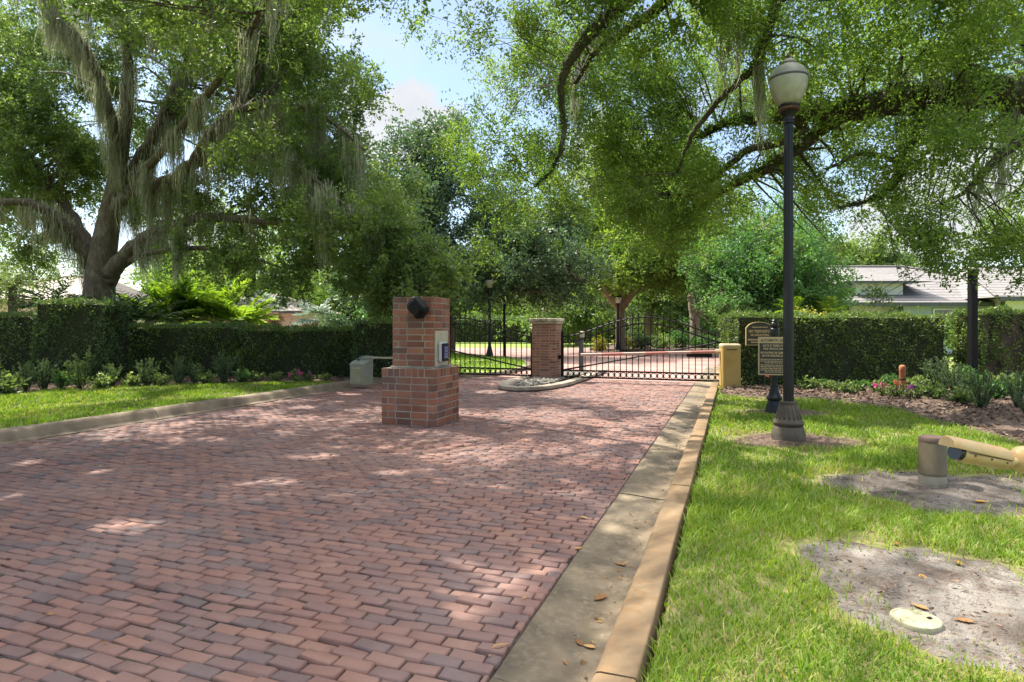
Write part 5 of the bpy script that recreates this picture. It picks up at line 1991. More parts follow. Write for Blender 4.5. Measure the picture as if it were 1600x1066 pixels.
# ------------------------------------------------------------------ shrubs and flowers in the beds
def plant_proto(name, n_st, hgt, spread, leaf, lw, per_stem, mat, upright=0.8, flower=None, curve=0.2, stem_mat=None, base_leaf=0.15):
    root = thing(name, None, 'plant', (0, 0, 0))
    st, parts, fl_ = MB(), [], []
    for i in range(n_st):
        a_ = random.random() * 6.28
        r_ = spread * random.random() ** 0.6
        tip = np.array([math.cos(a_) * r_, math.sin(a_) * r_, hgt * (0.55 + 0.45 * random.random()) * (upright + (1 - upright) * (1 - r_ / max(spread, 1e-6)))])
        b0 = np.array([math.cos(a_) * r_ * 0.15, math.sin(a_) * r_ * 0.15, -0.03])
        md = b0 * 0.45 + tip * 0.55 + np.array([0, 0, hgt * curve * 0.5]) + RNG.normal(size=3) * 0.03
        lnn = smooth_line([b0, md, tip], 6)
        st.tube([Vector(p) for p in lnn], list(np.linspace(0.008, 0.003, len(lnn))), 5, cap=False)
        t = base_leaf + (1 - base_leaf) * RNG.random(per_stem)
        ix = (t * (len(lnn) - 1)).astype(int)
        C = lnn[ix]
        nxt = lnn[np.minimum(ix + 1, len(lnn) - 1)]
        prv = lnn[np.maximum(ix - 1, 0)]
        ax_ = nxt - prv
        ax_ /= np.linalg.norm(ax_, axis=1, keepdims=True) + 1e-9
        D = ax_ * 0.6 + RNG.normal(size=(per_stem, 3)) * 0.6
        L = leaf * (0.6 + 0.7 * RNG.random(per_stem)) * (1.1 - 0.4 * t)
        parts.append(leaf_arrays(C, D, L, L * lw, v=np.clip(RNG.random(per_stem) * 0.6 + 0.4 * t, 0, 1), fine=leaf > 0.05))
        if flower and random.random() < flower[1]:
            for k in range(2):
                c_ = tip + RNG.normal(size=3) * 0.02
                n_p = 9
                D2 = RNG.normal(size=(n_p, 3)) + np.array([0, 0, 0.5])
                fl_.append(leaf_arrays(np.repeat(c_[None], n_p, 0), D2, np.full(n_p, 0.042), np.full(n_p, 0.034)))
    st.build('stem', stem_mat or M['bark_dark'], root, True)
    V, T, A = merge(parts)
    np_obj('foliage', V, T, mat, root, A)
    if fl_:
        V, T, A = merge(fl_)
        np_obj('blossom', V, T, flower[0], root, A)
    return root


PROTO = {
    'feather': [plant_proto('feathery_shrub', 26, 0.75, 0.36, 0.055, 0.22, 70, M['blue_shrub'], 0.85) for _ in range(2)],
    'spire': [plant_proto('spired_shrub', 9, 1.0, 0.40, 0.075, 0.3, 80, M['pale_shrub'], 0.6, curve=0.1) for _ in range(2)],
    'low': [plant_proto('low_leafy_plant', 16, 0.34, 0.24, 0.085, 0.5, 16, M['pale_shrub'], 0.5) for _ in range(2)],
    'green': [plant_proto('green_shrub', 20, 0.55, 0.32, 0.075, 0.42, 34, M['fresh'], 0.6) for _ in range(2)],
    'pinkf': [plant_proto('flowering_plant', 14, 0.30, 0.18, 0.055, 0.5, 16, M['pale_shrub'], 0.6, (M['pink'], 0.16))],
    'coralf': [plant_proto('flowering_plant', 14, 0.32, 0.18, 0.055, 0.5, 16, M['pale_shrub'], 0.6, (M['coral'], 0.22))],
    'purplef': [plant_proto('flowering_plant', 14, 0.28, 0.18, 0.055, 0.5, 16, M['pale_shrub'], 0.6, (M['purple'], 0.2))],
}
PLANTS = [
    # px, depth, kind, scale, label
    (1262, 13.4, 'low', 1.15, 'pale variegated plant standing alone just past the tall lamp shaft'),
    (1303, 12.9, 'low', 1.0, 'low pale-leaved plant at the lawn edge between two like neighbours'),
    (1325, 12.6, 'low', 1.1, 'low pale-leaved plant nearest the pink and coral blossoms'),
    (1345, 12.9, 'green', 0.7, 'small green shrub tucked between pale plants before the dark hedge'),
    (1381, 12.1, 'pinkf', 1.2, 'small plant with hot pink blossoms next to the rusty pipe'),
    (1402, 11.7, 'coralf', 1.2, 'small plant with coral orange blossoms at the foot of the rusty pipe'),
    (1427, 11.7, 'purplef', 1.25, 'small plant with purple blossoms past the rusty pipe'),
    (1398, 13.2, 'green', 0.95, 'green leafy shrub rising behind the rusty pipe'),
    (1442, 12.6, 'low', 1.5, 'bushy pale shrub between the purple flowers and the feathery spire'),
    (1459, 11.6, 'low', 1.25, 'low silvery plant on the mulch below the feathery spire'),
    (1468, 12.4, 'feather', 1.15, 'tall feathery blue-green shrub in front of the hedge corner'),
    (1497, 12.0, 'feather', 0.95, 'feathery shrub in the hedge gap, growing before the sunlit lawn'),
    (1503, 11.0, 'low', 1.3, 'low pale plant spreading on mulch below the hedge gap'),
    (1513, 12.8, 'green', 1.3, 'bright yellow-green shrub standing in the sunlit hedge gap'),
    (1533, 10.2, 'feather', 1.0, 'drooping blue-green shrub on the mulch nearest the lawn corner'),
    (1557, 11.6, 'green', 1.1, 'mid green leafy shrub at the foot of the ivy pier'),
    (1578, 12.2, 'low', 1.7, 'pale leafy bush against the ivy pier base'),
    (1592, 10.4, 'feather', 0.95, 'feathery grey-green shrub at the picture edge beside the mulch'),
    (1612, 9.2, 'feather', 0.7, 'small feathery shrub low on the mulch by the lawn corner'),
    (1372, 13.0, 'low', 1.0, 'pale plant half hidden behind the pink blossoms'),
    (1288, 13.5, 'green', 0.55, 'tiny green shrub against the dark hedge behind the lamp'),
    (8, 12.6, 'low', 1.8, 'broad pale plant at the near end of the lawn bed'),
    (2, 13.2, 'spire', 0.9, 'leafy spire at the near end of the lawn bed'),
    (40, 13.0, 'feather', 0.95, 'feathery shrub second along from the near end of the lawn bed'),
    (68, 13.4, 'feather', 1.0, 'dark feathery shrub before the edge of the tallest hedge block'),
    (98, 13.6, 'green', 0.9, 'dark green shrub beside the sunlit spire'),
    (128, 13.6, 'spire', 1.15, 'tallest sunlit yellow-green spire before the tallest hedge block'),
    (158, 13.8, 'low', 1.3, 'sunlit pale plant at the foot of the tallest hedge block'),
    (175, 14.2, 'feather', 0.8, 'feathery shrub at the corner of the tallest hedge block'),
    (207, 14.3, 'low', 1.2, 'pale low plant just past the tallest hedge block'),
    (230, 14.4, 'feather', 0.95, 'upright blue-green shrub before the long dark hedge'),
    (252, 14.4, 'low', 1.2, 'pale low plant between two upright shrubs by the long dark hedge'),
    (280, 14.7, 'feather', 1.0, 'upright blue-green shrub near the middle of the long dark hedge'),
    (305, 14.8, 'feather', 0.75, 'small feathery shrub near the middle of the long dark hedge'),
    (325, 14.9, 'low', 1.2, 'pale plant before the end of the long dark hedge'),
    (350, 15.0, 'feather', 1.1, 'last tall feathery shrub before the gap between the dark hedges'),
    (378, 15.2, 'green', 0.9, 'sunlit green shrub in the gap between the dark hedges'),
    (400, 15.4, 'low', 1.0, 'pale low plant at the start of the bungalow hedge'),
    (432, 15.5, 'low', 0.9, 'second pale low plant along the bungalow hedge'),
    (462, 15.3, 'pinkf', 1.25, 'small plant with pink blossoms before the bungalow hedge'),
    (484, 15.4, 'purplef', 1.1, 'small plant with mauve blossoms before the bungalow hedge'),
    (508, 15.6, 'low', 0.8, 'small pale plant between the mauve blossoms and the grey cabinet'),
]
used = {}
for (px, Y, kind, s, lab) in PLANTS:
    pr = PROTO[kind]
    i = random.randrange(len(pr))
    key = (kind, i)
    loc = cp((px - 800) / F * Y, Y, 0.11)
    gname = 'shrubs and flowers in the mulch bed by the dark hedge' if px > 800 else 'shrubs and flowers in the bed along the lawn'
    if key not in used:
        o = pr[i]
        used[key] = o
        o.location = loc
        o.scale = (s, s, s)
        o.rotation_euler = (0, 0, random.random() * 6.28)
        o['label'] = lab
        o['group'] = gname
    else:
        copy_tree(pr[i], loc, random.random() * 6.28, s, lab, gname)
for key in list(PROTO):
    for i, o in enumerate(PROTO[key]):
        if (key, i) not in used:
            for c in list(o.children):
                bpy.data.objects.remove(c)
            bpy.data.objects.remove(o)


# shrubs on the island beyond the gate and in the hedge gap
def bush(name, label, px, Y, wpx, hpx, base_py, mat, leaf, n, barkm='bark_dark', cat='shrub', ragged=0.3):
    z0 = H + (HOR - base_py) / F * Y
    c = cp((px - 800) / F * Y, Y, max(0.0, z0))
    rx, rz = wpx / 2 / F * Y, hpx / F * Y
    root = thing(name, label, cat, c)
    m = MB()
    for _ in range(7):
        e = Vector((random.uniform(-rx, rx) * 0.7, random.uniform(-rx, rx) * 0.5, rz * random.uniform(0.5, 0.9)))
        m.tube([c + Vector((random.uniform(-.1, .1), 0, -0.05)), c + e * 0.55 + Vector((0, 0, 0.05)), c + e], [0.025, 0.015, 0.006], 5)
    m.build('stem', M[barkm], root, True)
    U = RNG.normal(size=(n, 3))
    U /= np.linalg.norm(U, axis=1, keepdims=True)
    rr = RNG.random(n) ** 0.4 * (1 + ragged * wobble(U[:, 0] * 3 + px, U[:, 2] * 3 + U[:, 1] * 2, 1))
    C = np.array(c) + np.array([0, 0, rz * 0.5]) + U * rr[:, None] * np.array([rx, rx * 0.8, rz * 0.52])
    C = C[C[:, 2] > c.z - 0.02]
    D = U[:len(C)] * 0.5 + RNG.normal(size=(len(C), 3)) * 0.7
    L = leaf * (0.6 + 0.8 * RNG.random(len(C)))
    V, T, A = leaf_arrays(C, D, L, L * 0.5)
    np_obj('foliage', V, T, M[mat], root, A)
    return root


for args in [
    ('shrub', 'rounded yellow-green shrub at the tip of the planting island beyond the gate', 938, 36.5, 26, 22, 549, 'yellow', 0.12, 900),
    ('shrub', 'yellow flowering shrub beside the lantern post on the planting island', 975, 37, 34, 22, 550, 'yellow', 0.12, 1000),
    ('shrub', 'dark rounded shrub on the planting island past the lantern post', 1003, 37, 40, 24, 548, 'oak_dark', 0.13, 1500),
    ('shrub', 'pale grey leafy shrub in the middle of the planting island', 1033, 38, 36, 24, 548, 'pale_shrub', 0.13, 1200),
    ('shrub', 'dense green shrub below the pruned trunk on the planting island', 1062, 39, 40, 30, 548, 'fresh', 0.14, 1600),
    ('shrub', 'broad green shrub past the pruned trunk near the island end', 1100, 39, 44, 22, 550, 'fresh', 0.14, 1600),
    ('shrub', 'low green shrub at the far end of the planting island', 1135, 40, 34, 18, 549, 'oak', 0.14, 1200),
    ('round_shrub', 'round bright green bush seen through the hedge gap', 1506, 22, 56, 62, 553, 'oak_bright', 0.09, 5000),
    ('shrub', 'dark leafy bushes behind the bungalow hedge near the brick pillar', 525, 24, 64, 50, 540, 'oak_dark', 0.11, 3000),
    ('shrub', 'bright green tall bush behind the squared hedge end', 588, 25, 70, 70, 545, 'fresh', 0.11, 4200),
    ('shrub', 'yellow-green bush behind the far hedge beside the square pole', 730, 62, 60, 44, 535, 'oak_bright', 0.25, 1800),
    ('shrub', 'pale yellow tropical bush behind the tall dark hedge', 1262, 24, 62, 60, 545, 'yellow', 0.13, 1500),
    ('shrub', 'tan leafy bush between the fresh green tree and the white house', 1320, 27, 40, 50, 540, 'dry', 0.12, 900),
]:
    bush(*args)


# ------------------------------------------------------------------ palms and fronds
def palm(name, label, loc, n, length, mat, leaflet=0.35, lw=0.12, trunk=0.0, up=(0.2, 1.2), pairs=22, droop=0.6, cat='palm', tr=0.12, dead=0, fan=False):
    root = thing(name, label, cat, loc)
    m = MB()
    top = Vector(loc) + Vector((0, 0, trunk))
    if trunk > 0:
        pts = [Vector(loc) + Vector((0.05 * math.sin(z * 2), 0, z)) for z in np.linspace(-0.1, trunk, 9)]
        m.tube(pts, list(np.linspace(tr * 1.25, tr, 9) * (1 + 0.1 * np.tile([0, 1, 0], 3))), 12)
        m.build('trunk', M['bark_tan'], root, True)
    groups = [(MB(), [], n, mat, up, 'crown')]
    if dead:
        groups.append((MB(), [], dead, 'dry', (-1.2, -0.4), 'dry_frond_skirt'))
    for (mb, parts, cnt, mt_, up_, nm_) in groups:
        for i in range(cnt):
            a_ = 2 * math.pi * (i / cnt) + random.uniform(-0.25, 0.25)
            el = random.uniform(*up_)
            d = np.array([math.cos(a_) * math.cos(el), math.sin(a_) * math.cos(el), math.sin(el)])
            ln_ = length * random.uniform(0.75, 1.1)
            K = 12
            P, p, dd_ = [np.array(top)], np.array(top), d.copy()
            for k in range(K):
                p = p + dd_ * ln_ / K
                dd_ = dd_ + np.array([0, 0, -droop / K * (0.6 + k / K)])
                dd_ /= np.linalg.norm(dd_)
                P.append(p)
            P = np.array(P)
            mb.tube([Vector(q_) for q_ in P], list(np.linspace(0.014, 0.004, K + 1) * (1 + length * 0.2)), 5, cap=False)
            if fan:
                tipd = P[-1] - P[-2]
                tipd /= np.linalg.norm(tipd)
                sd = np.cross(tipd, [0, 0, 1.0])
                sd /= np.linalg.norm(sd)
                th = np.linspace(-1.9, 1.9, 26)
                D = np.cos(th)[:, None] * tipd + np.sin(th)[:, None] * sd + RNG.normal(size=(26, 3)) * 0.05
                C = np.repeat(P[-1][None], 26, 0)
                L = np.full(26, leaflet) * RNG.uniform(0.85, 1.1, 26)
                parts.append(leaf_arrays(C, D, L, L * lw, fine=True, flat=0.5))
            else:
                t = np.repeat(np.linspace(0.12, 1.0, pairs), 2)
                sdn = np.tile([1.0, -1.0], pairs)
                f_ = t * K
                ix = np.minimum(f_.astype(int), K - 1)
                C = P[ix] + (P[ix + 1] - P[ix]) * (f_ - ix)[:, None]
                ax_ = P[ix + 1] - P[ix]
                ax_ /= np.linalg.norm(ax_, axis=1, keepdims=True)
                sd = np.cross(ax_, [0, 0, 1.0])
                sd /= np.linalg.norm(sd, axis=1, keepdims=True) + 1e-6
                D = ax_ * 0.75 + sd * sdn[:, None] * 0.9 + np.array([0, 0, -0.12]) + RNG.normal(size=C.shape) * 0.10
                L = leaflet * np.sin(np.pi * (0.12 + 0.83 * t)) ** 0.7 * RNG.uniform(0.85, 1.15, len(t))
                parts.append(leaf_arrays(C, D, L, np.maximum(0.012, L * lw), fine=True, flat=0.85))
        V, T, A = merge(parts)
        crown = np_obj(nm_, V, T, M[mt_], root, A)
        mb.build('frond_stalk', M[mt_], crown, True)
    return root


palm('frond_palm', 'big sunlit yellow-green frond palm behind the long dark hedge', pp(268, 525, 21), 34, 2.1, 'palm', 0.50, 0.16, 0.35, (0.15, 1.35), 30)
palm('frond_palm', 'arching bright frond palm second along behind the long dark hedge', pp(335, 525, 22), 30, 2.0, 'palm', 0.50, 0.16, 0.5, (0.15, 1.3), 30)
palm('frond_palm', 'smaller frond palm with low arching leaves nearest the cream bungalow', pp(375, 525, 21), 26, 1.5, 'palm', 0.42, 0.17, 0.4, (0.1, 1.2), 26)
palm('lobed_plant', 'dark glossy lobed leaves at the foot of the mossy oak trunk', pp(205, 520, 17.6), 22, 1.15, 'philo', 0.34, 0.22, 0.35, (0.1, 1.2), 9, 0.7, 'lobed plant')
palm('lobed_plant', 'dark lobed leaves rising over the low hedge at the lawn end', pp(80, 512, 17.2), 20, 1.1, 'philo', 0.32, 0.22, 0.55, (0.2, 1.2), 9, 0.7, 'lobed plant')
palm('lobed_plant', 'dark lobed leaves between the oak trunk and the bright palms', pp(232, 522, 18.4), 18, 1.2, 'philo', 0.34, 0.22, 0.4, (0.1, 1.2), 9, 0.7, 'lobed plant')
palm('silver_palm', 'silvery fan palm with dry drooping skirt near the cream bungalow', pp(492, 530, 33), 14, 0.8, 'silver', 0.62, 0.13, 1.1, (-0.1, 1.3), 12, 0.4, 'palm', 0.2, 16, True)
palm('silver_palm', 'pale silver fan palm in front of the cream bungalow roof', pp(421, 530, 34), 10, 0.7, 'silver', 0.6, 0.13, 1.7, (-0.1, 1.3), 12, 0.4, 'palm', 0.16, 8, True)
palm('small_palm', 'small palm with brown dry skirt behind the tall dark hedge', pp(1238, 530, 26), 12, 0.9, 'palm', 0.35, 0.13, 1.2, (0.0, 1.2), 14, 0.9, 'palm', 0.1, 12)
palm('small_palm', 'small palm with tan dry skirt beside the white house', pp(1300, 530, 27), 12, 0.9, 'palm', 0.35, 0.13, 1.15, (0.0, 1.2), 14, 0.9, 'palm', 0.1, 10)


# ================================================================== TREES
# the mossy live oak over the lawn
OAK = [
    PL((156, 600, 19, .72), (156, 560, 19, .58), (155, 500, 19, .48), (155, 455, 19, .44), (158, 420, 19, .41), (163, 385, 19, .37), (172, 335, 19, .31), (186, 260, 18.8, .23), (196, 180, 18.5, .19), (200, 100, 18.2, .14), (192, 10, 18, .09), (180, -90, 17.6, .05)),
    PL((168, 440, 19, .27), (190, 405, 18.8, .25), (232, 372, 18.5, .21), (290, 347, 18.2, .16), (350, 340, 17.8, .13), (430, 348, 17.3, .10), (520, 356, 16.8, .07), (610, 352, 16.2, .04)),
    PL((168, 350, 19, .27), (195, 312, 18.8, .23), (250, 290, 18.4, .20), (300, 255, 17.8, .17), (335, 205, 17.3, .15), (375, 172, 16.8, .12), (440, 165, 16.2, .09), (510, 185, 15.8, .06), (570, 235, 15.4, .03)),
    PL((150, 435, 19, .23), (128, 388, 18.8, .21), (95, 345, 18.4, .17), (50, 318, 18, .13), (-10, 318, 17.6, .09), (-70, 330, 17.2, .04)),
    PL((150, 410, 19, .23), (118, 350, 19.4, .19), (85, 300, 19.8, .15), (45, 250, 20, .10), (0, 215, 20.2, .05)),
    PL((180, 320, 18.9, .20), (212, 262, 19.2, .19), (246, 200, 19.5, .16), (276, 130, 19.8, .12), (308, 60, 20, .09), (345, -30, 20.2, .05)),
    PL((200, 408, 18.8, .11), (250, 392, 18.2, .08), (310, 388, 17.8, .07), (370, 398, 17.4, .05), (440, 418, 17, .03)),
    PL((188, 260, 18.8, .17), (175, 190, 18.0, .14), (150, 110, 17.2, .11), (110, 40, 16.6, .08), (60, -40, 16, .05)),
    PL((200, 300, 18.7, .14), (270, 215, 17.0, .11), (350, 110, 15.2, .09), (440, -30, 13.2, .07), (560, -260, 11.0, .05), (700, -620, 9.0, .03)),
    PL((335, 205, 17.3, .09), (400, 210, 16.4, .07), (470, 262, 15.6, .05), (540, 320, 14.9, .04), (620, 390, 14.4, .03)),
]
B1 = []
for (row, dens) in (
        ([(-60, -40), (40, -50), (130, -60), (240, -50), (330, -40), (420, -40), (500, -30)], 1.0),
        ([(-40, 50), (30, 70), (95, 40), (320, 40), (390, 40), (450, 50), (505, 50)], 1.0),
        ([(-20, 140), (50, 150), (95, 140), (400, 110), (460, 120), (505, 110)], 1.1),
        ([(0, 220), (50, 215), (100, 210), (405, 200), (470, 200), (475, 185), (510, 250)], 0.9),
        ([(-20, 290), (50, 285), (440, 270), (500, 275), (515, 285), (560, 320)], 0.8),
        ([(-20, 345), (20, 335), (455, 330), (525, 325), (585, 335)], 0.7)):
    for (x_, y_) in row:
        B1 += PB((x_ + random.uniform(-12, 12), y_ + random.uniform(-12, 12), random.uniform(18.3, 21.5) if x_ < 200 else random.uniform(15.2, 19.5), random.uniform(1.05, 1.45), dens))
B1 += PB((560, 385, 15, 0.95, .7), (610, 395, 14.6, 0.9, .7), (655, 410, 14.4, 0.75, .6), (690, 440, 14.3, 0.55, .5), (590, 350, 15, 1.0, .8), (640, 450, 14.5, 0.6, .45), (500, 400, 15.6, 0.9, .7), (460, 390, 16, 0.8, .5), (560, 435, 15, 0.7, .45), (610, 445, 14.8, 0.6, .4), (250, 90, 20.5, 1.1, .6), (330, 120, 20, 1.1, .7), (360, 180, 19.5, 1.0, .6), (230, 170, 20.8, 1.0, .5), (160, 130, 21, 1.1, .7), (390, 250, 18.8, .9, .6),
         (350, 395, 17.5, 0.7, .3), (290, 400, 18, 0.6, .25), (400, 420, 17, 0.7, .35),  (300, 180, 19.6, .7, .2), (210, 30, 18.6, .8, .3), (265, 50, 19.8, 1.0, .4), (340, 260, 18.6, .7, .25), (380, 290, 18, .8, .35),
         (300, 310, 18.6, .6, .3), (250, 330, 19, .5, .25), (150, 250, 20.5, .8, .3), (120, 290, 20.5, .8, .3))
# back of the crown, and boughs reaching over the drive, high above the camera
for k in range(22):
    B1 += PB((random.uniform(-60, 560), random.uniform(-60, 300), random.uniform(20.5, 24.5), 1.6, 0.55))
for k in range(60):
    x_, y_ = random.uniform(-16.5, -4.2), random.uniform(-1.8, 7.8)
    Xc, Yc = to_cam(x_, y_)
    z_ = max(6.2, 3.2 + 0.62 * max(Yc, 0)) + random.uniform(0.4, 2.0)
    B1.append((x_, y_, z_, 1.6, 0.95))
B1 += [(-9, 9, 9.4, 1.5, .8), (-10.5, 8, 9.2, 1.6, .8), (-11.5, 10, 9.6, 1.6, .8), (-8.5, 6.5, 8.6, 1.4, .8), (-12.5, 7, 8.8, 1.5, .8)]
moss = []
for (li, cnt, lo, hi) in ((0, 22, .8, 1.9), (1, 26, .5, 1.3), (2, 44, .8, 2.2), (3, 22, .6, 1.5), (4, 18, .6, 1.5), (5, 32, .8, 2.1), (6, 8, .3, .8), (7, 34, .8, 2.1), (8, 14, .6, 1.5), (9, 22, .6, 1.5)):
    ln = smooth_line(OAK[li], 12)
    lo_i = int(len(ln) * (0.62 if li == 0 else 0.12))
    for k in range(cnt):
        q_ = ln[random.randrange(lo_i, len(ln))]
        moss.append((q_[0] + random.uniform(-.15, .15), q_[1] + random.uniform(-.15, .15), q_[2] - q_[3] * 0.3, random.uniform(lo, hi), random.uniform(.08, .22), random.randint(26, 60)))
for (x_, y_, d_) in ((165, 20, 17), (190, 60, 17.2), (215, 90, 17.4), (235, 60, 17.6), (200, 130, 17.4), (225, 150, 17.5), (180, 190, 18), (260, 110, 17.8), (160, 80, 17), (245, 200, 18), (190, 250, 18), (320, 170, 17), (318, 190, 17), (345, 210, 17), (70, 35, 16), (95, 45, 16), (120, 40, 16),
                     (150, 20, 16.5), (270, 20, 17.6), (540, 290, 15), (555, 280, 15), (495, 290, 15.4), (425, 275, 16), (60, 220, 17), (115, 235, 17), (150, 260, 17.5), (70, 240, 17), (30, 260, 17), (160, 300, 18), (210, 320, 18), (240, 330, 18), (580, 300, 15)):
    q_ = pp(x_, y_, d_)
    q_ = pp(x_, y_, d_ - 0.9)
    moss.append((q_.x, q_.y, q_.z, random.uniform(.9, 2.0), random.uniform(.1, .22), random.randint(50, 95)))
for bl in B1[:60]:
    if random.random() < 0.6 and bl[2] > 4.2:
        moss.append((bl[0] + random.uniform(-.8, .8), bl[1] + random.uniform(-.8, .8), bl[2] - bl[3] * random.uniform(0.1, 0.6), random.uniform(.4, 1.1), random.uniform(.06, .16), random.randint(18, 40)))
mp_ = np.array([[m_[0], m_[1], m_[2] - m_[3] * 0.5] for m_ in moss])
moss = [m_ for m_, g_ in zip(moss, sun_gap(mp_)) if not g_ or random.random() < 0.35]
tree('live_oak', 'huge live oak draped with grey moss, trunk behind the tallest hedge block', 'tree', cp((156 - 800) / F * 19, 19, 0.05), OAK, B1, 0.105, M['oak'], M['bark'], per=7600, twig=0.45, moss=moss, wood_sub=3, n_sub=4, sub_sp=0.65, br_k=0.5)

# the oak whose boughs hang over the tall lamp; its trunk stands outside the frame
LIMB = [
    PL((1830, 640, 9.2, .70), (1825, 560, 9.2, .52), (1820, 440, 9.2, .46), (1800, 300, 9.2, .42), (1770, 150, 9.0, .36), (1740, -60, 8.6, .28), (1700, -320, 8.0, .18)),
    PL((1800, 290, 9.2, .32), (1720, 190, 9.3, .30), (1640, 155, 9.5, .28), (1560, 146, 9.6, .265), (1480, 150, 9.7, .24), (1400, 160, 9.8, .215), (1330, 168, 9.9, .185), (1260, 180, 10.1, .15), (1200, 184, 10.4, .10), (1140, 192, 10.9, .07), (1090, 215, 11.4, .04)),
    PL((1350, 166, 9.9, .14), (1300, 192, 10.1, .12), (1245, 232, 10.4, .10), (1190, 268, 10.8, .085), (1140, 292, 11.2, .06), (1090, 325, 11.8, .035)),
    PL((1740, -60, 8.6, .22), (1560, -160, 8.4, .18), (1380, -150, 8.3, .14), (1240, -60, 8.5, .10), (1205, 30, 8.8, .075), (1180, 100, 9.1, .06), (1130, 150, 9.5, .05), (1085, 205, 9.9, .04), (1058, 270, 10.3, .02)),
    PL((1560, -160, 8.4, .16), (1300, -260, 7.9, .14), (1120, -120, 8.0, .115), (1010, -30, 8.1, .10), (935, 40, 8.2, .09), (895, 85, 8.3, .075), (876, 140, 8.5, .055), (880, 205, 8.7, .04), (868, 255, 8.9, .028), (838, 290, 9.1, .014)),
    PL((1120, -120, 8.0, .10), (1040, 0, 8.6, .085), (980, 45, 9, .07), (935, 75, 9.2, .05), (900, 130, 9.5, .03)),
    PL((1260, 200, 10.2, .09), (1215, 225, 10.2, .07), (1170, 235, 10.4, .06), (1120, 275, 10.8, .05), (1085, 300, 11.1, .04), (1050, 310, 11.4, .02)),
    PL((1480, 155, 9.7, .10), (1440, 195, 9.6, .075), (1410, 245, 9.5, .06), (1400, 285, 9.5, .05), (1365, 312, 9.5, .04), (1310, 325, 9.6, .022)),
    PL((1700, 180, 9.3, .12), (1620, 205, 9.2, .09), (1560, 245, 9.1, .065), (1520, 290, 9.0, .04), (1470, 320, 8.9, .02)),
    PL((1640, 155, 9.5, .10), (1600, 60, 9.2, .07), (1560, -20, 9, .05), (1530, -80, 8.8, .03)),
    PL((1300, -260, 7.9, .12), (1050, -260, 7.4, .09), (880, -140, 7.3, .06), (760, -60, 7.4, .03), (700, -30, 7.5, .015)),
    PL((1410, 255, 9.5, .05), (1350, 240, 9.6, .04), (1290, 265, 9.8, .025)),
]
B2 = []
for (ys, xs_, Yr, r_, dn) in (
        (-70, [600, 690, 790, 900, 1010, 1130, 1250, 1370, 1490, 1610], (7.3, 8.4), 0.85, 1.0),
        (5, [690, 765, 850, 950, 1040, 1140, 1250, 1350, 1450, 1540, 1620], (7.4, 9.6), 0.75, 0.85),
        (65, [810, 860, 930, 1010, 1100, 1180, 1300, 1390, 1480, 1560], (7.6, 10), 0.68, 0.75),
        (125, [810, 850, 910, 985, 1060, 1130, 1290, 1370, 1450, 1530], (8, 10.5), 0.6, 0.7),
        (185, [820, 880, 950, 1030, 1110, 1180, 1285, 1350, 1430, 1500, 1590], (8.4, 11), 0.65, 0.7),
        (245, [800, 855, 925, 1000, 1080, 1160, 1250, 1330, 1420, 1500, 1580], (8.6, 11.5), 0.65, 0.72),
        (305, [840, 920, 1000, 1080, 1160, 1240, 1310, 1380, 1450, 1530], (9, 12), 0.65, 0.7),
        (330, [1225, 1270], (9.5, 12), 0.4, 0.35)):
    for x_ in xs_:
        deep = ys >= 60 and x_ < 1165
        B2 += PB((x_ + random.uniform(-18, 18), ys + random.uniform(-16, 16), random.uniform(10, 13) if deep else random.uniform(10.3, 12.8) if (x_ >= 1165 and 100 < ys < 220) else max(random.uniform(*Yr), 8.6 if 1090 < x_ < 1380 and ys > -40 else 0), r_ * random.uniform(.85, 1.15) * (1.25 if deep else 1), dn * (2.6 if deep else 1.9 if x_ < 1165 else 1.0), .7))
B2 += PB((1395, 395, 9.2, .38, .5), (1430, 385, 9.0, .35, .45), (1365, 390, 9.4, .35, .5), (1410, 425, 9.2, .2, .3), (1570, 375, 9, .3, .35), (1600, 395, 9, .3, .3), (1480, 365, 9, .4, .45), (800, 215, 8.8, .35, .4), (790, 260, 9, .35, .4), (820, 320, 9.2, .5, .6))
moss2 = []
for (x_, y_, d_, l_, n_s) in ((1492, -20, 9.2, 1.9, 60), (1496, 40, 9.2, 1.5, 50), (1176, 95, 9.2, 1.35, 60), (1090, 75, 9.4, 1.0, 40), (1520, 165, 9.5, .9, 50), (1545, 170, 9.5, .8, 50), (1480, 165, 9.6, .7, 40), (1580, 175, 9.4, .9, 50), (1600, 170, 9.3, .8, 50), (1135, 60, 9.0, .8, 30), (943, 20, 8.3, .6, 24), (1505, 260, 9.2, .7, 30),
                              (1460, 100, 9.4, .6, 24), (1555, 215, 9.2, .8, 40), (1440, 165, 9.7, .5, 30), (950, 150, 9.6, .6, 20)):
    q_ = pp(x_, y_, d_)
    moss2.append((q_.x, q_.y, q_.z, l_, .06 + .05 * random.random(), n_s))
tree('live_oak', 'spreading oak whose long dark ferny boughs hang over the tall lamp, trunk out of sight', 'tree', cp(9.9, 9.2, 0.1), LIMB, B2, 0.060, M['oak_bright'], M['bark_dark'], per=4600, clear=(lb.x, lb.y, 0.75), moss_split=True, br_k=0.4, n_sub=5, sub_sp=0.75, twig=0.42, fine=True, moss=moss2,
     fuzz=[(1, 26, .075), (2, 22, .065), (3, 8, .05), (4, 14, .05), (6, 10, .05), (7, 10, .05)], wood_sub=2, gap=0.0, wide=0.42, droop=0.35, twig_r=0.004)


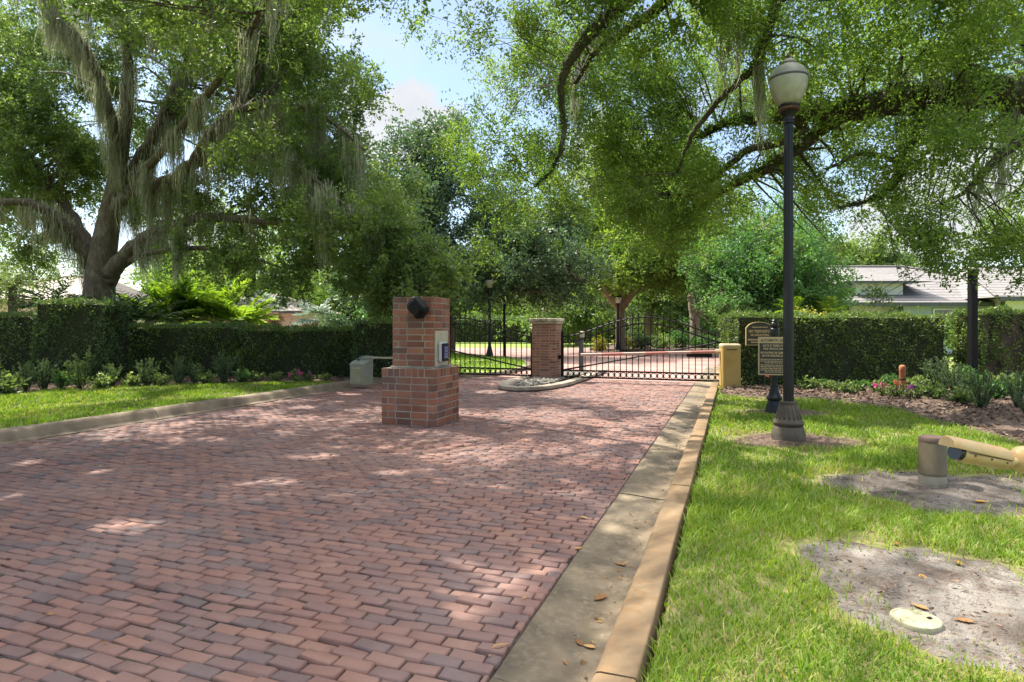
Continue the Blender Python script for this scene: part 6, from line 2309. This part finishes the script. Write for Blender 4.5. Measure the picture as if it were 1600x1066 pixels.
def simple_tree(name, label, px, Y, base_py, fork_py, tr, limbs_px, blobs_px, leaf, mat, bark, per, gap=0.0, moss=None, droop=0.2, twig=None, prune=False):
    lm = [PL((px, base_py + 6, Y, tr * 1.5), (px, base_py - 6, Y, tr * 1.1), (px + random.uniform(-2, 2), (base_py + fork_py) / 2, Y, tr), (px, fork_py, Y, tr * 0.85))]
    for l in limbs_px:
        lm.append(PL(*l))
    z0 = max(0.0, H + (HOR - base_py) / F * Y)
    return tree(name, label, 'tree', cp((px - 800) / F * Y, Y, z0), lm, PB(*blobs_px), leaf, M[mat], M[bark], per=int(per * 1.7), twig=twig or leaf * 5, gap=gap, moss=moss, prune=prune, droop=droop, wood_sub=3, twig_r=0.012, trunk_n=10, n_sub=4, sub_sp=0.75)


def rnd_blobs(n, x0, x1, y0, y1, Y0, Y1, r0, r1, d):
    return [(random.uniform(x0, x1), random.uniform(y0, y1), random.uniform(Y0, Y1), random.uniform(r0, r1), d) for _ in range(n)]


# blue-green oak past the brick pillar
mo = []
for k in range(10):
    q_ = pp(random.uniform(690, 900), random.uniform(330, 410), 29)
    mo.append((q_.x, q_.y, q_.z, random.uniform(.5, 1.6), .2, 30))
simple_tree('live_oak', 'dark blue-green oak with low heavy bough beyond the keypad pillar', 694, 31, 560, 450, .55,
            [((694, 455, 31, .5), (720, 438, 30.5, .42), (770, 425, 30, .34), (830, 420, 29.5, .28), (880, 428, 29, .2), (915, 440, 28.6, .1)),
             ((694, 450, 31, .5), (680, 380, 31, .35), (660, 300, 31, .22), (650, 250, 31, .1)),
             ((710, 440, 30.8, .35), (760, 380, 30.5, .28), (800, 330, 30.5, .15)), ((694, 450, 31, .3), (650, 420, 30, .2), (610, 415, 29, .1)),
             ((730, 436, 30.4, .2), (790, 452, 29.5, .14), (850, 455, 29, .06))],
            [(655, 225, 32, 1.5, .8), (690, 215, 32, 1.3, .7), (640, 260, 31.5, 1.6, .9), (700, 270, 32, 1.7, .9), (630, 310, 31, 1.7, 1), (690, 320, 31, 1.8, 1), (740, 300, 31.5, 1.6, .9), (760, 350, 30.5, 1.7, 1), (700, 370, 30, 1.7, 1),
             (650, 365, 30, 1.6, 1), (800, 360, 30, 1.6, 1), (840, 380, 29.5, 1.5, 1), (880, 395, 29, 1.4, 1), (910, 415, 28.7, 1.1, .9), (780, 395, 29.5, 1.3, .9), (720, 400, 29.5, 1.3, .8), (660, 420, 29.5, 1.2, .8), (610, 430, 29, 1.1, .8), (740, 450, 29, 1.0, .6), (800, 445, 29, 1.0, .6), (860, 440, 28.8, 1.0, .7),
             (590, 455, 29, 1.2, .8), (640, 455, 29.5, 1.2, .8), (580, 410, 30, 1.5, .8), (690, 460, 30, 1.0, .7)],
            0.18, 'oak_dark', 'bark', 2600)

# forked sunlit oak beyond the gate
simple_tree('oak_tree', 'tall forked oak with yellow-green crown behind the lantern post beyond the gate', 970, 36.5, 546, 478, .29,
            [((970, 480, 36.5, .36), (948, 455, 36, .26), (930, 432, 35.6, .2), (905, 400, 35, .12)), ((970, 480, 36.5, .36), (971, 440, 36.5, .3), (966, 400, 36.5, .22), (960, 340, 36.5, .12)),
             ((972, 478, 36.5, .28), (990, 458, 36, .2), (1008, 446, 36, .15), (1040, 448, 35.5, .08)), ((968, 410, 36.5, .2), (1010, 360, 36, .14), (1050, 330, 36, .06)), ((968, 400, 36.5, .2), (1020, 410, 35.5, .12), (1080, 400, 35, .05))],
            rnd_blobs(10, 880, 1120, 250, 320, 35, 39, 1.7, 2.4, .8) + rnd_blobs(15, 870, 1140, 320, 400, 33.5, 38, 1.5, 2.2, .9) + rnd_blobs(8, 900, 1110, 395, 425, 33, 37, 1.1, 1.5, .8),
            0.19, 'oak_bright', 'bark_tan', 2600)

# fresh green tree behind the hedge
simple_tree('maple_tree', 'fresh blue-green tree with straight trunk rising behind the tall hedge', 1196, 29, 555, 440, .26,
            [((1196, 450, 29, .2), (1193, 400, 29, .14), (1190, 360, 29, .06)), ((1196, 470, 29, .12), (1225, 455, 28.6, .08), (1260, 445, 28.2, .04)), ((1196, 480, 29, .1), (1165, 465, 28.6, .07), (1140, 450, 28.2, .03))],
            rnd_blobs(7, 1130, 1260, 365, 400, 28, 31, 1.0, 1.5, .9) + rnd_blobs(12, 1110, 1275, 400, 445, 27.5, 31, 1.0, 1.3, .9) + rnd_blobs(8, 1110, 1280, 445, 475, 28, 31, .7, 1.0, .7) + [(1230, 390, 28.5, 1.1, .9), (1255, 410, 28.5, 1.0, .9), (1275, 455, 28, .8, .8)],
            0.16, 'fresh', 'bark_tan', 2300, droop=0.0)

# pruned tree with lopped limbs
simple_tree('pruned_tree', 'pale lopped tree with two bare cut limbs on the planting island', 1085, 40, 546, 500, .34,
            [((1085, 502, 40, .3), (1082, 485, 40, .25), (1079, 466, 40, .2), (1078, 462, 40, .18)), ((1085, 500, 40, .22), (1094, 486, 39.8, .16), (1097, 476, 39.6, .14), (1096, 470, 39.6, .12))],
            [(1088, 500, 40.2, .35, .1)], 0.15, 'fresh', 'bark_tan', 600)

BG = [
    # px, Y, base, fork, tr, crown x0,x1,y0,y1, blobs, mat, bark, label, gap
    (905, 50, 538, 512, .30, 840, 935, 440, 500, 12, 'oak', 'bark_tan', 'low spreading tree with splayed stems beyond the gate pillar', .02),
    (1015, 52, 536, 480, .40, 985, 1060, 430, 490, 9, 'oak', 'bark_tan', 'slim straight trunk tree behind the arched gate top', .02),
    (1050, 58, 535, 490, .30, 1030, 1120, 425, 500, 10, 'pale_shrub', 'bark', 'grey-green soft crowned tree behind the pruned trunk', .0),
    (1120, 55, 534, 490, .32, 1090, 1170, 440, 505, 9, 'pale_shrub', 'bark', 'grey-green tree between the pruned trunk and the tall hedge', .0),
    (940, 62, 533, 495, .3, 920, 1000, 455, 510, 8, 'oak', 'bark_dark', 'dark trunked tree behind the lantern post', .0),
    (800, 66, 530, 490, .35, 770, 860, 445, 500, 9, 'oak_bright', 'bark_dark', 'yellow-green tree behind the far hedge and square pole', .0),
    (740, 70, 530, 480, .35, 690, 770, 440, 500, 10, 'oak', 'bark_dark', 'olive tree behind the far hedge near the cup-globe lamp', .0),
    (1085, 75, 528, 470, .4, 1020, 1200, 380, 470, 14, 'oak', 'bark_dark', 'broad distant tree closing the view between pruned trunk and fresh green tree', .0),
    (860, 78, 528, 470, .4, 790, 960, 390, 480, 14, 'oak', 'bark_dark', 'broad distant tree closing the view above the gate pillar', .0),
    (450, 52, 540, 470, .35, 400, 500, 430, 475, 9, 'oak_bright', 'bark_dark', 'light olive tree standing over the cream bungalow roof', .05),
    (560, 55, 540, 470, .4, 500, 640, 425, 500, 14, 'oak', 'bark_dark', 'olive tree between the silver palm and the brick pillar', .03),
    (650, 68, 535, 470, .4, 590, 720, 430, 500, 12, 'oak', 'bark_dark', 'dull green tree directly behind the brick pillar top', .03),
    (1345, 62, 530, 430, .4, 1300, 1410, 392, 425, 9, 'oak', 'bark', 'soft grey-green tree rising over the grey roof', .0),
    (1240, 66, 530, 450, .4, 1150, 1330, 400, 480, 13, 'oak', 'bark_dark', 'broad distant tree between the fresh green tree and the grey roof', .0),
    (1000, 90, 525, 490, .4, 900, 1130, 470, 505, 14, 'oak_bright', 'bark_dark', 'far sunlit thicket tree seen under the slim trunks', .0),
    (395, 44, 545, 470, .3, 325, 470, 345, 450, 14, 'oak_bright', 'bark_dark', 'yellow-green tree showing under the mossy boughs behind the bright palms', .06),
    (300, 60, 540, 470, .3, 230, 380, 400, 470, 10, 'oak_bright', 'bark_dark', 'low hazy yellow-green tree far behind the arching palms', .1),
    (20, 30, 560, 440, .2, -60, 75, 405, 470, 11, 'pale_shrub', 'bark_dark', 'thin pale leafed tree at the lawn end beyond the low hedge', .16),
    (1640, 42, 560, 440, .3, 1575, 1680, 330, 440, 9, 'oak_bright', 'bark_dark', 'bright green tree beyond the grey roof near the ivy pier', .1),
]
for (px, Y, bp, fp, tr, x0, x1, y0, y1, n, mat, bark, lab, gp_) in BG:
    r_ = (y1 - y0) / F * Y * 0.33 + 0.6
    bl = rnd_blobs(n, x0, x1, y0, y1, Y - 2.5, Y + 2.5, r_ * .75, r_ * 1.2, .8)
    cx, cy = (x0 + x1) / 2, (y0 + y1) / 2
    lb_ = [((px, fp + 4, Y, tr * .7), (px + (x0 - px) * .35, (fp + cy) / 2, Y, tr * .45), (px + (x0 - px) * .7, cy, Y, tr * .2)),
           ((px, fp + 4, Y, tr * .7), (px + (x1 - px) * .35, (fp + cy) / 2 - 4, Y, tr * .45), (px + (x1 - px) * .7, cy, Y, tr * .2)),
           ((px, fp + 2, Y, tr * .8), (cx, cy, Y, tr * .4), (cx, y0 + 8, Y, tr * .1))]
    simple_tree('park_tree', lab, px, Y, bp, fp, tr, lb_, bl, 0.0055 * Y if Y > 45 else 0.005 * Y, mat, bark, 1300, gap=gp_)

# far wood that closes the horizon
parts = []
n = 60000
Xc = RNG.uniform(-140, 150, n)
Yf = RNG.uniform(110, 135, n)
hmax = 8.5 + 2.2 * wobble(Xc * 0.09, Yf * 0.05, 1.0) - 3.0 * (Xc < -20)
zz = RNG.random(n) ** 0.8 * hmax
C = np.stack([Xc * CT - Yf * ST, Xc * ST + Yf * CT, zz], 1)
L = 0.9 * (0.6 + 0.8 * RNG.random(n))
V, T, A = leaf_arrays(C, RNG.normal(size=(n, 3)), L, L * 0.6)
tag(np_obj('far_wood', V, T, M['oak'], None, A), 'far wood of mixed trees closing the horizon', 'wood', kind='stuff')


# ------------------------------------------------------------------ fallen leaves
def fallen(px, py, z, s, mat, label, group):
    p = gp(px, py, z)
    o = MB()
    a_ = random.random() * 6.28
    cs, sn = math.cos(a_), math.sin(a_)
    L_, W_ = 0.075 * s, 0.034 * s
    V = []
    for (u, v_) in ((0, 0), (.25, 1), (.6, .95), (1, 0), (.6, -.95), (.25, -1), (.3, 0), (.65, 0)):
        x, y = (u - .5) * L_, v_ * W_ * .5
        V.append((x * cs - y * sn, x * sn + y * cs, 0.007 * s * v_ * v_ + 0.010 * s * (u - .5) ** 2 * 2 + 0.003))
    o.add(V, [(0, 6, 1), (1, 6, 7, 2), (2, 7, 3), (3, 7, 4), (4, 7, 6, 5), (5, 6, 0)])
    ob = o.build('fallen_leaf', M[mat])
    ob.location = p
    tag(ob, label, 'leaf', group)


for (px, py, z, s, mat, lab) in (
        (938, 936, -0.016, 1.5, 'litter', 'large curled tan leaf lying in the concrete gutter'),
        (1532, 785, 0.10, 1.2, 'leaf_orange', 'orange leaf on the dark sand near the brown bollard'),
        (1441, 903, 0.103, 1.0, 'leaf_orange', 'small yellow leaf on the grey sand above the round lid'),
        (1506, 972, 0.102, 1.2, 'litter', 'pale curled leaf on the sand beside the round lid'),
        (1437, 950, 0.103, 1.1, 'litter', 'rusty leaf touching the edge of the round lid'),
        (1400, 851, 0.09, 1.0, 'litter', 'brown leaf at the grassy rim of the sand patch'),
        (1497, 881, 0.102, 1.2, 'litter', 'brown leaf on the open grey sand'),
        (920, 1012, -0.02, .9, 'litter', 'small brown leaf at the foot of the kerb joint'),
        (905, 1005, -0.018, .9, 'litter', 'small brown leaf on the gutter near the kerb joint'),
        (782, 1012, 0.0, 1.2, 'litter', 'brown leaf on the pavers at the gutter edge'),
        (912, 810, 0.0, 1.1, 'litter', 'tan leaf lying on the brick pavers'),
        (905, 858, -0.004, 1.0, 'litter', 'brown leaf on the pavers beside the gutter'),
        (968, 883, -0.02, 1.0, 'litter', 'brown leaf on the gutter under the kerb')):
    fallen(px, py, z, s, mat, lab, 'single fallen leaves near the kerb and sand')
n = 260
yy = 1.6 + 14 * RNG.random(n) ** 1.2
xx = -0.60 + np.abs(RNG.normal(size=n)) * -0.07
C = np.stack([xx, yy, np.full(n, -0.018)], 1)
n2 = 90
C2 = np.stack([RNG.uniform(-8.5, -0.6, n2), RNG.uniform(1.5, 15, n2), np.full(n2, 0.004)], 1)
C = np.concatenate([C, C2])
n = len(C)
D = np.stack([RNG.normal(size=n), RNG.normal(size=n), np.abs(RNG.normal(size=n)) * 0.25], 1)
L = 0.018 + 0.03 * RNG.random(n) ** 1.5
V, T, A = leaf_arrays(C, D, L, L * 0.45, flat=0.6, fold=0.35)
tag(np_obj('leaf_litter', V, T, M['litter'], None, A), 'small dead leaves gathered along the gutter and on the pavers', 'leaf litter', kind='stuff')
